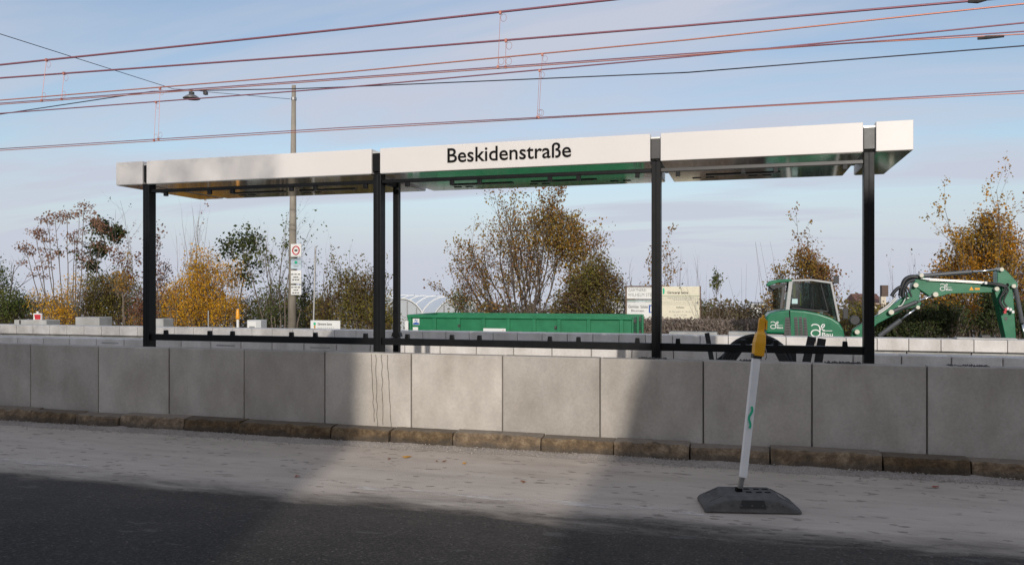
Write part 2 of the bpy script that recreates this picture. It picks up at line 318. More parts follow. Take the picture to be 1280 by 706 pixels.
# ------------------------------------------------------------------ mesh helpers
class MB:
    def __init__(s): s.v, s.f, s.mi = [], [], []
    def add(s, vs, fs, mi=0):
        o = len(s.v); s.v += [Vector(p) for p in vs]; s.f += [tuple(i + o for i in f) for f in fs]; s.mi += [mi] * len(fs); return s
    def box(s, a, b, mi=0):
        (x0, y0, z0), (x1, y1, z1) = a, b
        if x0 > x1: x0, x1 = x1, x0
        if y0 > y1: y0, y1 = y1, y0
        if z0 > z1: z0, z1 = z1, z0
        return s.add([(x0, y0, z0), (x1, y0, z0), (x1, y1, z0), (x0, y1, z0), (x0, y0, z1), (x1, y0, z1), (x1, y1, z1), (x0, y1, z1)],
                     [(0, 3, 2, 1), (4, 5, 6, 7), (0, 1, 5, 4), (1, 2, 6, 5), (2, 3, 7, 6), (3, 0, 4, 7)], mi)
    def prism(s, prof, y0, y1, mi=0):                # prof: (x,z) outline, extruded along y
        n = len(prof); area = sum(prof[i][0] * prof[(i + 1) % n][1] - prof[(i + 1) % n][0] * prof[i][1] for i in range(n))
        if area < 0: prof = prof[::-1]
        vs = [(x, y0, z) for x, z in prof] + [(x, y1, z) for x, z in prof]
        fs = [tuple(range(n)), tuple(range(2 * n - 1, n - 1, -1))] + [(i, i + n, (i + 1) % n + n, (i + 1) % n) for i in range(n)]
        return s.add(vs, fs, mi)
    def loft(s, rings, cap=True, mi=0):
        n = len(rings[0]); vs = [p for r in rings for p in r]; fs = []
        for k in range(len(rings) - 1):
            for i in range(n):
                a, b_ = k * n + i, k * n + (i + 1) % n
                fs.append((a, b_, b_ + n, a + n))
        if cap: fs += [tuple(range(n - 1, -1, -1)), tuple(range((len(rings) - 1) * n, len(rings) * n))]
        return s.add(vs, fs, mi)
    def tube(s, pts, rad, n=8, cap=True, mi=0):
        pts = [Vector(p) for p in pts]; rads = rad if isinstance(rad, (list, tuple)) else [rad] * len(pts)
        rings = []; up = None
        for i, p in enumerate(pts):
            d = (pts[min(i + 1, len(pts) - 1)] - pts[max(i - 1, 0)]).normalized()
            if up is None: up = Vector((0, 0, 1)) if abs(d.z) < .9 else Vector((1, 0, 0))
            u = d.cross(up)
            if u.length < 1e-5: u = d.cross(Vector((0, 1, 0)))
            u.normalize(); w = u.cross(d).normalized(); up = w
            rings.append([p + (u * math.cos(2 * math.pi * j / n) + w * math.sin(2 * math.pi * j / n)) * rads[i] for j in range(n)])
        return s.loft(rings, cap, mi)
    def bar(s, a, b, w, h, mi=0):                    # rectangular bar from a to b
        a, b = Vector(a), Vector(b); d = (b - a).normalized(); up = Vector((0, 0, 1)) if abs(d.z) < .95 else Vector((0, 1, 0))
        u = d.cross(up).normalized() * w / 2; q = u.cross(d).normalized() * h / 2
        return s.loft([[p - u - q, p + u - q, p + u + q, p - u + q] for p in (a, b)], True, mi)
    def disc(s, c, r, y0, y1, n=14, mi=0):           # short cylinder along y
        return s.prism([(c[0] + r * math.cos(2 * math.pi * i / n), c[1] + r * math.sin(2 * math.pi * i / n)) for i in range(n)], y0, y1, mi)
    def build(s, name, mat, parent=None, bevel=0, smooth=False, seg=2, **tagk):
        o0 = Vector(parent_loc(parent)) if parent else Vector((0, 0, 0))
        me = bpy.data.meshes.new(name)
        me.from_pydata([tuple(p - o0) for p in s.v], [], s.f)
        ms = mat if isinstance(mat, (list, tuple)) else [mat]
        for m in ms: me.materials.append(m)
        if len(ms) > 1: me.polygons.foreach_set('material_index', s.mi)
        if smooth: me.polygons.foreach_set('use_smooth', [True] * len(me.polygons))
        bm = bmesh.new(); bm.from_mesh(me); bmesh.ops.recalc_face_normals(bm, faces=bm.faces); bm.to_mesh(me); bm.free()
        me.update()
        o = bpy.data.objects.new(name, me); col.objects.link(o)
        if parent: o.parent = parent
        if bevel:
            bv = o.modifiers.new('bevel', 'BEVEL'); bv.width = bevel; bv.segments = seg; bv.limit_method = 'ANGLE'; bv.angle_limit = R(35)
        if tagk: tag(o, **tagk)
        return o
LOC = {}
def parent_loc(p):
    t = Vector((0, 0, 0))
    while p: t += Vector(p.location); p = p.parent
    return t
def tag(o, label=None, cat=None, group=None, kind=None):
    if label: o['label'] = label
    if cat: o['category'] = cat
    if group: o['group'] = group
    if kind: o['kind'] = kind
    return o
def thing(name, label, cat, loc=(0, 0, 0), group=None, kind=None):
    o = bpy.data.objects.new(name, None); col.objects.link(o); o.location = loc; o.empty_display_size = .2
    return tag(o, label, cat, group, kind)
def text_mesh(name, body, mat, parent, origin, ux, uz, height, width=None, bold=0.0, depth=.004, align='LEFT', shear=0.0):
    """lettering lying in the plane spanned by ux (reading direction) and uz (up)"""
    cu = bpy.data.curves.new(name, 'FONT'); cu.body = body; cu.size = 1; cu.extrude = depth; cu.offset = bold; cu.align_x = align; cu.shear = shear; cu.resolution_u = 4
    to = bpy.data.objects.new(name + '_tmp', cu); col.objects.link(to)
    bpy.context.view_layer.update()
    dg = bpy.context.evaluated_depsgraph_get()
    me = bpy.data.meshes.new_from_object(to.evaluated_get(dg))
    bpy.data.objects.remove(to); bpy.data.curves.remove(cu)
    xs = [q.co.x for q in me.vertices]; w = max(xs) - min(xs); x0 = min(xs)
    if align == 'CENTER': x0 = 0
    cap = 0.727
    k = height / cap; kx = (width / w) if width else k
    ux, uz = Vector(ux).normalized(), Vector(uz).normalized(); un = ux.cross(uz).normalized()
    o0 = parent_loc(parent) if parent else Vector((0, 0, 0))
    for q in me.vertices:
        q.co = Vector(origin) - o0 + ux * ((q.co.x - x0) * kx) + uz * (q.co.y * k) + un * (q.co.z + depth)
    me.name = name; me.materials.clear(); me.materials.append(mat)
    o = bpy.data.objects.new(name, me); col.objects.link(o); o.parent = parent
    return o
def ribbon(pts, w, n, th=.003):
    """a flat painted stroke: pts in 3D lying in a plane with normal n"""
    m = MB(); pts = [Vector(p) for p in pts]; n = Vector(n)
    ring = []
    for i, p in enumerate(pts):
        d = (pts[min(i + 1, len(pts) - 1)] - pts[max(i - 1, 0)]).normalized(); u = d.cross(n).normalized() * w / 2
        ring.append([p - u, p + u, p + u + n * th, p - u + n * th])
    return m.loft(ring)

# ================================================================== SETTING
DN = 8.53                    # front face of the retaining wall
WT = on_y(640, 444.8, DN).z  # top of the wall
rnd = random.Random(4)

# road sheet (also reaches behind the viewer), ground under the site, distant land
m = MB(); m.add([(-70, -60, 0), (70, -60, 0), (70, DN + .1, 0), (-70, DN + .1, 0)], [(0, 1, 2, 3)])
m.build('road', M_ROAD, kind='structure')
m = MB()
ys = [DN + .1, 21.0, 24.0, 32, 45, 60, 120, 200, 400, 1500]; zs = [-.30, -.32, -.35, -.9, -1.6, -2.1, -4.5, -11, -30, -120]
vs, fs = [], []
for i, (y, z) in enumerate(zip(ys, zs)):
    w = 90 + y * 1.5
    vs += [(-w, y, z), (w, y, z)]
    if i: fs.append((2 * i - 2, 2 * i - 1, 2 * i + 1, 2 * i))
m.add(vs, fs); m.build('terrain', M_SOIL, kind='structure')
# unfinished platform fill behind the wall and ballast of the track bed
m = MB(); m.box((-40, DN + .17, -.28), (30, 11.98, .46)); m.build('platform_fill', M_GRAVEL, kind='structure')
m = MB(); m.box((-60, 12.35, -.28), (45, 18.68, -.12)); m.build('track_bed', M_BALLAST, kind='structure')
for yc in (13.75, 17.1):
    for s in (-.7175, .7175):
        r_ = MB(); r_.box((-60, yc + s - .035, -.12), (45, yc + s + .035, .03))
        r_.build('rail', M_DGREY, label=('rear' if (s > 0) else 'front') + ' rail of the ' + ('nearer' if yc < 15 else 'farther') + ' tram track', cat='rail', group='tram rails')

# faded edge line on the dusty strip
for a, b in (((455, 605), (880, 641)), ((-40, 571), (110, 585))):
    p, q = on_z(*a, 0), on_z(*b, 0)
    yl = 6.43
    m = MB(); m.add([(p.x, yl - .06, .004), (q.x, yl - .06, .004), (q.x, yl + .06, .004), (p.x, yl + .06, .004)], [(0, 1, 2, 3)])
    m.build('edge_marking', M_PAINT, kind='structure')

# kerb of old rough stones
kerb = thing('kerb', None, None, (0, DN - .2, 0), kind='structure')
KY0, KZ = DN - .235, .165
kj = [-160, -60, 37, 94, 147, 228, 298, 413, 486, 565, 676, 767, 862, 963, 1104, 1215, 1330, 1460]
for i in range(len(kj) - 1):
    x0 = on_y(kj[i], 555, KY0).x + .006; x1 = on_y(kj[i + 1], 555, KY0).x - .006 - rnd.random() * .006
    bm = bmesh.new()
    NX = max(6, int((x1 - x0) / .05)); dyo = rnd.uniform(-.02, .025); dzo = rnd.uniform(-.020, .014); seed = rnd.random() * 50
    prof = [(0, -.05), (0, .05), (.003, .10), (.008, .145), (.020, .168), (.10, .174), (.225, .172), (.225, -.05)]
    rows = []
    for k in range(NX + 1):
        u = k / NX; e = min(u, 1 - u) * (x1 - x0); row = []
        for j, (py, pz) in enumerate(prof):
            p = Vector((x0 + u * (x1 - x0), KY0 + py + dyo, pz + dzo))
            nz_ = mnoise.noise_vector(p * 6 + Vector((seed, 0, 0))) * .020 + mnoise.noise_vector(p * 17 + Vector((seed, 4, 0))) * .011
            if j in (0, 6, 7): nz_ *= .0
            if e < .03 and j < 6: p.y += .014 * (1 - e / .03); p.z -= .010 * (1 - e / .03) if j > 2 else 0
            p += Vector((nz_.x * .5, nz_.y, nz_.z if j > 2 else 0))
            row.append(bm.verts.new(p - kerb.location))
        rows.append(row)
    for k in range(NX):
        for j in range(len(prof) - 1): bm.faces.new((rows[k][j], rows[k + 1][j], rows[k + 1][j + 1], rows[k][j + 1]))
    bm.faces.new(rows[0]); bm.faces.new(rows[-1][::-1])
    bmesh.ops.recalc_face_normals(bm, faces=bm.faces)
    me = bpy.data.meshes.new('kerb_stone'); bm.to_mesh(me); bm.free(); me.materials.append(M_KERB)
    o = bpy.data.objects.new('kerb_stone', me); col.objects.link(o); o.parent = kerb
# grit spilled along the foot of the kerb: a ragged low berm plus loose grains
m = MB(); N = 260; xa, xb = -16.0, 7.0
rows = []
for k in range(N + 1):
    x = xa + (xb - xa) * k / N
    w = .17 + .10 * mnoise.noise(Vector((x * 1.1, 0, 3))) + .045 * mnoise.noise(Vector((x * 6, 0, 7)))
    h = .030 + .018 * mnoise.noise(Vector((x * 2.3, 5, 1))) + .008 * mnoise.noise(Vector((x * 13, 5, 1)))
    w = max(.05, w)
    rows.append([(x, KY0 + .03, h), (x, KY0 - w * .35, h * .75 + .004 * mnoise.noise(Vector((x * 20, 1, 1)))), (x, KY0 - w * .8, h * .3), (x, KY0 - w, .002)])
vs = [p for r_ in rows for p in r_]; fs = [(k * 4 + j, k * 4 + 4 + j, k * 4 + 5 + j, k * 4 + 1 + j) for k in range(N) for j in range(3)]
m.add(vs, fs)
for k in range(4200):
    x = rnd.uniform(-9.5, 3.2); y = KY0 - abs(rnd.gauss(0, .13)); s_ = rnd.uniform(.004, .011)
    if y < KY0 - .55: continue
    z = max(0, .03 * (1 - (KY0 - y) / .2)) + s_ * .3
    p = Vector((x, y, z)); a_ = rnd.random() * 6
    c_, d_ = math.cos(a_) * s_, math.sin(a_) * s_
    m.add([p + Vector((c_, d_, 0)), p + Vector((-d_, c_, 0)), p + Vector((-c_, -d_, 0)), p + Vector((d_, -c_, 0)), p + Vector((0, 0, s_ * .9))], [(0, 1, 4), (1, 2, 4), (2, 3, 4), (3, 0, 4)])
tag(m.build('kerb_grit', M_GRAVEL), 'loose pale grit spilled along the foot of the kerb', 'gravel', kind='stuff')

# retaining wall of concrete panels
wall = thing('retaining_wall', 'grey concrete panel wall along the street below the shelter', 'wall', (0, DN, 0))
JP = [-205, -122, -42, 38, 123, 211, 305, 406, 514, 628, 750, 879, 1015, 1159, 1312, 1475]
JX = [on_y(p, 450, DN).x for p in JP]
for i in range(len(JX) - 1):
    m = MB(); dz = rnd.uniform(-.004, .004); dyp = rnd.uniform(-.005, .005)
    m.box((JX[i] + .007, DN + dyp, .02), (JX[i + 1] - .007, DN + .15, WT + dz))
    m.build('wall_panel', M_WALL, wall, bevel=.009)
m = MB(); m.box((JX[0], DN + .045, 0), (JX[-1], DN + .14, WT - .02)); m.build('core', M_SOFFCORE, wall)
# thin dark runs of water below the second post
for (p0, p1) in (((464, 442), (468, 527)), ((469.5, 443), (472, 534)), ((477, 443), (479, 531)), ((484, 443), (489, 535))):
    a = on_y(*p0, DN - .008); b = on_y(*p1, DN - .008); pts = []
    for k in range(29):
        t = k / 28; p = a.lerp(b, t); p.x += .013 * mnoise.noise(Vector((p0[0] * 3.7, t * 9, 0))); pts.append(p)
    ribbon(pts, .0055, (0, -1, 0), .002).build('water_stain', plain('dark_stain', (.11, .095, .08), .8, noise=.4, scale=9), wall)
# crumbs of soil lying on the wall top
for (pa, pb, cnt, nm) in ((798, 832, 60, 'dark soil crumbs on the wall top beside the third post'), (925, 948, 40, 'dark soil crumbs on the wall top by the black pipes'), (1032, 1078, 90, 'dark soil crumbs on the wall top before the right post'), (1188, 1240, 70, 'dark soil crumbs on the wall top near the right edge')):
    m = MB()
    for k in range(cnt):
        x = on_y(rnd.uniform(pa, pb), 450, DN).x; y = DN + rnd.uniform(.03, .14); s_ = rnd.uniform(.006, .017); z = WT + .002
        a_ = rnd.random() * 6; c_, d_ = math.cos(a_) * s_, math.sin(a_) * s_; p = Vector((x, y, z))
        m.add([p + Vector((c_, d_, 0)), p + Vector((-d_, c_, 0)), p + Vector((-c_, -d_, 0)), p + Vector((d_, -c_, 0)), p + Vector((0, 0, s_ * 1.1))], [(0, 1, 4), (1, 2, 4), (2, 3, 4), (3, 0, 4)])
    tag(m.build('soil_crumbs', M_DKINK), nm, 'soil', kind='stuff')

# track-side edge blocks of the near platform (pale, sunlit) and of the far platform
YB = 12.0; ZB = on_y(1200, 445.5, YB).z
edge = thing('platform_edge', 'row of pale concrete edge blocks on the near platform behind the wall', 'platform edge', (0, YB, 0))
k0 = -27
xref = on_y(1127, 450, YB).x; stp = (on_y(1254, 450, YB).x - on_y(1127, 450, YB).x) / 2
slots = {-15: 1, -9: 1, -17: 1}
for k in range(-27, 6):
    x0 = xref + k * stp; m = MB()
    m.box((x0 + .006, YB, -.1), (x0 + stp - .006, YB + .32, ZB + rnd.uniform(-.003, .003)))
    o = m.build('edge_block', M_PALE, edge, bevel=.012)
    if k in (-22, -18, -15):
        m = MB(); m.box((x0 + stp * .2, YB - .003, ZB - .085), (x0 + stp * .8, YB + .01, ZB - .062)); m.build('slot', M_GREYC, edge)
m = MB(); m.box((xref - 27 * stp, YB + .04, -.1), (xref + 6 * stp, YB + .28, ZB - .03)); m.build('core', M_SOFFCORE, edge)
YC = 18.6; ZC = on_y(1200, 424.3, YC).z; ZCb = on_y(1200, 439.6, YC).z
fe = thing('platform_edge', 'row of pale overhanging coping blocks on the far platform beyond the tracks', 'platform edge', (0, YC, 0))
xref = on_y(1136, 430, YC).x; stp = (on_y(1259.5, 430, YC).x - on_y(1136, 430, YC).x) / 3
for k in range(-44, 8):
    x0 = xref + k * stp; m = MB()
    m.box((x0 + .006, YC, ZCb), (x0 + stp - .006, YC + .5, ZC + rnd.uniform(-.003, .003)))
    m.build('coping_block', M_PALE, fe, bevel=.012)
st2 = stp * 2
for k in range(-22, 4):
    x0 = xref + k * st2 - .02; m = MB(); m.box((x0 + .01, YC + .12, -.3), (x0 + st2 - .01, YC + .4, ZCb - .002))
    m.build('base_block', M_GREYC, fe, bevel=.01)

# ================================================================== SHELTER
YF, YP = DN + .15, DN + .19            # fascia plane, post front plane
ZP0 = .46
ztop = on_y(640, 176.6, YF).z; zbot = on_y(640, 209.6, YF).z; ROOFD = 1.70
sh = thing('tram_shelter', 'long tram stop shelter with flat white roof on black posts, no glass fitted', 'shelter', (on_y(640, 400, YP).x, YP, ZP0))
fas = [(145, 178), (183, 464.2), (475, 812.7), (825.6, 1079), (1095, 1142)]
panels = []
for i, (a, b) in enumerate(fas):
    x0, x1 = on_y(a, 180, YF).x, on_y(b, 180, YF).x
    m = MB(); m.box((x0, YF, zbot), (x1, YF + ROOFD, ztop)); rp_ = m.build('roof_panel', M_WHITE, sh, bevel=.006); panels.append(rp_)
    m = MB(); m.box((x0 + .012, YF + .012, zbot - .006), (x1 - .012, YF + ROOFD - .012, zbot - .0005)); sf = m.build('soffit', M_SOFFIT, rp_)
    if i in (1, 2, 3):
        L_ = x1 - x0
        n_lamp = 2 if i < 3 else 1
        for k in range(n_lamp):           # slim light slots and little vents set in the soffit
            cx = x0 + L_ * ((.28, .62)[k] if i < 3 else .42)
            m = MB(); m.box((cx - .42, YF + 1.12, zbot - .016), (cx + .42, YF + 1.19, zbot - .005)); m.build('light_strip', M_DGREY, rp_)
        for k in range(3 if i == 2 else 2):
            cx = x0 + L_ * (.15 + .33 * k)
            for q in range(2):
                m = MB(); m.box((cx + q * .16 - .05, YF + 1.36, zbot - .012), (cx + q * .16 + .05, YF + 1.41, zbot - .005)); m.build('vent_slot', M_BLACK, rp_)
# the stop's name
p0 = on_y(559.5, 203.3, YF - .001); p1 = on_y(714, 195.9, YF - .001)
text_mesh('lettering', 'Beskidenstraße', M_INK, panels[2], (p0.x, YF - .0045, p0.z), (1, 0, 0), (0, 0, 1), on_y(565, 184.6, YF).z - p0.z, width=p1.x - p0.x, bold=.009, depth=.002)
# posts
PPX = [178.5, 466.5, 814.3, 1080.0]; PW, PD = .098, .13; PX = []
for i, px in enumerate(PPX):
    x0 = on_y(px, 300, YP).x; PX.append(x0)
    m = MB(); m.box((x0, YP, ZP0), (x0 + PW, YP + PD, zbot + .004))
    m.box((x0 + PW * .5 - .006, YP - .003, ZP0), (x0 + PW * .5 + .006, YP + .004, zbot))      # cover strip
    po = m.build('post', M_BLACK, sh, bevel=.006)
    m = MB(); m.box((x0 - .03, YP - .03, ZP0), (x0 + PW + .03, YP + PD + .03, ZP0 + .015)); m.build('base_plate', M_DGREY, po)
    # head and arm between the roof panels
    gx0 = (on_y(fas[i][1], 180, YF).x + .006); gx1 = (on_y(fas[i + 1][0], 180, YF).x - .006)
    hw = min(.105, gx1 - gx0); hx = max(gx0, min(x0, gx1 - hw))
    m = MB(); m.box((hx, YF + .02, zbot + .03), (hx + hw, YF + .09, ztop - .055)); m.build('post_head', M_BLACK if i < 2 else M_DGREY, po, bevel=.004)
    m = MB(); m.box((hx + .03, YF + .09, zbot + .06), (hx + hw - .03, YF + ROOFD - .35, ztop - .08)); m.build('arm', M_BLACK, po)
    m = MB(); m.box((hx, YF + .02, ztop - .052), (hx + hw, YF + ROOFD - .3, ztop - .035)); m.build('flashing', M_SILVER, po)
# rails with glass clamps
zr0, zr1 = on_y(640, 434.6, YP).z, on_y(640, 425.6, YP).z
zt0, zt1 = on_y(640, 222.0, YP).z, on_y(640, 217.6, YP).z
clb = [(204, 259, 287.5, 361.5, 391.5, 454.5), (507, 563, 597.5, 686, 722, 796), (847, 929, 970, 1057)]
for i in range(3):
    xa_, xb_ = PX[i] + PW, PX[i + 1]
    m = MB(); m.box((xa_, YP + .025, zr0), (xb_, YP + .085, zr1)); br = m.build('bottom_rail', M_BLACK, sh, bevel=.004)
    m = MB(); m.box((xa_, YP + .025, zt0), (xb_, YP + .085, zt1)); tr_ = m.build('top_rail', M_BLACK if i < 2 else M_DGREY, sh, bevel=.004)
    for c in clb[i]:
        x = on_y(c, 300, YP).x
        m = MB(); m.prism([(x - .026, zr1 - .001), (x + .026, zr1 - .001), (x + .021, zr1 + .052), (x - .021, zr1 + .052)], YP + .03, YP + .075); m.build('glass_clamp', M_BLACK, br, bevel=.003)
        m = MB(); m.box((x - .023, YP + .03, zt0 - .05), (x + .023, YP + .075, zt0 + .001)); m.build('glass_clamp', M_BLACK, tr_, bevel=.003)
# thin post of the side screen behind the second post, with its short rails
xs_ = PX[1] + PW; rp0 = on_y(491, 330, YP + .34).x
m = MB(); m.box((rp0, YP + .34, ZP0), (rp0 + .075, YP + .41, zt1)); sp = m.build('side_screen_post', M_BLACK, sh, bevel=.005)
m = MB(); m.bar((xs_ + .005, YP + .10, zr1 - .02), (rp0 + .035, YP + .345, zr1 - .02), .035, .03); m.build('side_rail', M_BLACK, sp)
m = MB(); m.bar((xs_ + .005, YP + .10, zt1 - .03), (rp0 + .035, YP + .345, zt1 - .03), .05, .045); m.build('side_rail', M_BLACK, sp)
m = MB(); m.prism([(rp0 - .02, zr1 + .0), (rp0 + .1, zr1 + .0), (rp0 + .085, zr1 + .05), (rp0 - .005, zr1 + .05)], YP + .335, YP + .415); m.build('foot', M_BLACK, sp)

# ================================================================== OVERHEAD WIRES
def wire(name, label, pts, Y, r, mat, group='overhead tram wires', sag=0.0):
    P = []
    for (px, py), Yk in zip(pts, Y if isinstance(Y, (list, tuple)) else [Y] * len(pts)): P.append(on_y(px, py, Yk))
    d0 = (P[0] - P[1]); d1 = (P[-1] - P[-2])
    P = [P[0] + d0 * (16 / d0.length)] + P + [P[-1] + d1 * (10 / d1.length)]
    m = MB(); m.tube(P, r, 6); return m.build(name, mat, smooth=True, label=label, cat='wire', group=group)
YA, YBt = 13.75, 17.1
wire('messenger_wire', 'thick purple wire, uppermost of all the overhead wires', [(0, 81.3), (430, 36.6), (765, 0)], YA, .021, M_WIRE)
wire('messenger_wire', 'thick purple wire running second from the top of the sky', [(0, 97.8), (430, 66.8), (850, 33), (1230, 0)], YA + .3, .019, M_WIRE)
wire('messenger_wire', 'coppery overhead wire running third from the top', [(0, 125.5), (430, 90.6), (860, 50), (1280, 5)], YBt, .016, M_COPPER)
wire('contact_wire', 'upper one of two close wires hung from the two top wires', [(0, 129.2), (430, 97.6), (860, 67.2), (1280, 39.5)], YA, .010, M_WIRE)
wire('contact_wire', 'lower one of two close wires hung from the two top wires', [(0, 130.8), (430, 99.4), (850, 69.8), (1060, 54.5), (1280, 42.8)], YA + .3, .010, M_COPPER)
wire('messenger_wire', 'purple wire that crosses the dark cable above the shelter', [(0, 142), (430, 109.6), (860, 70.8), (1280, 28.8)], YBt + .3, .016, M_WIRE)
wire('feeder_cable', 'thin dark cable kinked near the hanging lamp, sagging to the right', [(10, 141.5), (190, 114.5), (370, 111.2), (430, 109), (860, 90.8), (1280, 57.5)], YBt + 1.2, .014, M_FEED)
wire('contact_wire', 'upper one of the lowest pair of overhead wires', [(0, 186.2), (430, 159.6), (860, 137.2), (1280, 113.8)], YBt, .011, M_WIRE)
wire('contact_wire', 'lower one of the lowest pair of overhead wires', [(0, 188.2), (430, 162), (850, 138.6), (1060, 127.3), (1280, 116.6)], YBt + .3, .011, M_COPPER)
# insulator rods near the right edge
m = MB(); m.tube([on_y(1222, 48.5, YA + .3), on_y(1232, 47.3, YA + .3), on_y(1255, 45.5, YA + .3)], [.022, .03, .02], 8); m.build('wire_insulator', M_DGREY, label='small dark insulator on the contact wire near the right edge', cat='insulator')
m = MB(); m.tube([on_y(1210, 1.8, YA + .3), on_y(1222, .8, YA + .3), on_y(1234, -.4, YA + .3)], [.03, .05, .02], 8); m.build('wire_insulator', M_DGREY, label='dark wire end fitting at the upper right edge of the picture', cat='insulator')
drops = [((58, 75.3), (52, 126), YA, 'leftmost dropper wire hanging from the top wire'), ((80, 92), (77, 124.2), YA + .3, 'short dropper wire second from the left'),
         ((200, 111), (198, 174), YBt, 'long dropper wire just left of the hanging lamp, right one of two'), ((195, 128), (192.5, 176), YBt + .3, 'dropper wire left of the hanging lamp, left one of two'),
         ((625.5, 16), (622.5, 84), YA, 'long dropper wire above the lettering from the top wire'), ((632.5, 51), (632, 84), YA + .3, 'short dropper wire above the lettering'),
         ((678, 68.5), (673.5, 147), YBt, 'long dropper wire right of the lettering down to the lowest pair'), ((674.5, 88.5), (671.5, 146.5), YBt + .3, 'shorter dropper wire right of the lettering')]
for a, b, Y, lb in drops:
    p, q = on_y(*a, Y), on_y(*b, Y); m = MB(); m.tube([p, q], .0045, 5)
    m.box((p.x - .022, p.y - .022, p.z - .03), (p.x + .022, p.y + .022, p.z + .03)); m.box((q.x - .02, q.y - .02, q.z - .025), (q.x + .02, q.y + .02, q.z + .025))
    for e, sg in ((p, -1), (q, 1)):
        c = e + Vector((.06, 0, sg * .10)); m.tube([c + Vector((.055 * math.cos(t * .7), 0, .07 * math.sin(t * .7))) for t in range(10)], .0035, 4)
    m.build('dropper_wire', M_COPPER, label=lb, cat='wire', group='dropper wires')

# concrete lamp pole with four small signs, and the street lamp on its span wire
YPO = 26.0
pb = on_y(365, 425, YPO); ptp = on_y(367.3, 107, YPO)
pole = thing('concrete_pole', 'tall round concrete pole with four small signs on its shaft', 'pole', (pb.x, YPO, -.45))
m = MB(); m.tube([Vector((pb.x, YPO, -.45)), Vector((pb.x + (ptp.x - pb.x) * .5, YPO, (ptp.z - .45) / 2)), ptp], [.165, .125, .075], 14); m.build('shaft', M_POLE, pole, smooth=True)
m = MB(); zc_ = on_y(366, 124, YPO).z; m.tube([Vector((ptp.x, YPO, zc_ - .05)), Vector((ptp.x, YPO, zc_ + .05))], .10, 12); m.build('clamp_ring', M_GALV, pole)
def px_board(name, parent, mat, a, b, Y, th=.03, bevel=0.004):
    p, q = on_y(a[0], a[1], Y), on_y(b[0], b[1], Y)
    m = MB(); m.box((p.x, Y, q.z), (q.x, Y + th, p.z)); return m.build(name, mat, parent, bevel=bevel), p, q
YS = YPO - .19
for nm, (a, b) in (('round_mark_sign', ((363.5, 305), (376.5, 321))), ('blue_panel_sign', ((363.5, 323.5), (376.5, 336))), ('text_panel_sign', ((363.5, 338), (376.5, 354.5))), ('text_panel_sign', ((363.5, 356.5), (376.5, 368.5)))):
    o, p, q = px_board(nm, pole, M_OFFW if 'blue' not in nm else plain('pale_blue_board', (.50, .58, .62), .5), a, b, YS)
    m = MB(); cz = (p.z + q.z) / 2; m.box(((p.x + q.x) / 2 - .06, YS + .03, cz - .03), ((p.x + q.x) / 2 + .0, YPO, cz + .03)); m.build('bracket', M_GALV, o)
    cx, cz, w_ = (p.x + q.x) / 2, (p.z + q.z) / 2, q.x - p.x
    if nm == 'round_mark_sign':
        m = MB(); n_ = 20
        m.tube([Vector((cx + .135 * math.cos(2 * math.pi * k / n_), YS - .006, cz + .15 * math.sin(2 * math.pi * k / n_))) for k in range(n_ + 1)], .024, 5, cap=False); m.build('red_ring', M_RED, o)
        m = MB(); m.box((cx - .06, YS - .006, cz - .035), (cx + .06, YS - .002, cz + .035)); m.build('pictogram', M_DKINK, o)
    elif nm == 'blue_panel_sign':
        m = MB(); m.disc((cx, cz + .05), .06, YS - .006, YS - .002); m.build('emblem', M_SPRAY, o)
        m = MB(); m.box((cx - .10, YS - .006, cz - .10), (cx + .10, YS - .002, cz - .07)); m.build('print_line', M_GREYINK, o)
    else:
        for k in range(3):
            m = MB(); z_ = cz + .1 - k * .10; h_ = .10 + .05 * ((k * 7 + int(a[1])) % 3)
            for s_ in range(3):
                m.box((cx - h_ + s_ * h_ * .68, YS - .006, z_ - .018), (cx - h_ + s_ * h_ * .68 + h_ * .5, YS - .002, z_ + .018))
            m.build('print_line', M_DKINK, o)
# span wire and lamp
YL = 22.5
A_ = on_y(-40, 30, 13.5); B_ = on_y(217, 111.5, YL - .4); C_ = on_y(240, 112.5, YL); D_ = on_y(257, 115, YL + .4); E_ = on_y(363, 124, YPO)
m = MB(); m.tube([A_ + (A_ - B_) * 1.2, A_, B_, C_, D_, E_], .009, 6); m.build('span_wire', M_FEED, smooth=True, label='thin grey span wire from the concrete pole past the hanging lamp', cat='wire')
lc = on_y(239.5, 121, YL); s_ = mpp(240, YL)
lamp = thing('street_lamp', 'flat dish street lamp hanging from a span wire above the tracks', 'street lamp', tuple(lc))
prof = [(0.02, 3.2), (2.4, 3.0), (5.5, 1.6), (9.0, -.8), (10.6, -2.0), (10.2, -2.6), (6, -2.4), (.02, -2.4)]
m = MB(); m.loft([[lc + Vector((r_ * s_ * math.cos(2 * math.pi * k / 20), r_ * s_ * math.sin(2 * math.pi * k / 20), z_ * s_)) for k in range(20)] for r_, z_ in prof]); m.build('dish', M_GALV, lamp, smooth=True)
m = MB(); m.box((lc.x - 2.6 * s_, lc.y - .06, lc.z + 3 * s_), (lc.x + 2.6 * s_, lc.y + .06, lc.z + 6 * s_)); m.box((lc.x - .02, lc.y - .02, lc.z + 6 * s_), (lc.x + .02, lc.y + .02, C_.z + .02)); m.build('gear_box', M_DGREY, lamp, bevel=.01)
m = MB(); z_ = D_; m.box((z_.x - .06, z_.y - .06, z_.z - .10), (z_.x + .06, z_.y + .06, z_.z + .02)); m.build('wire_insulator', M_DGREY, bevel=.01, label='little dark insulator on the span wire right of the lamp', cat='insulator')

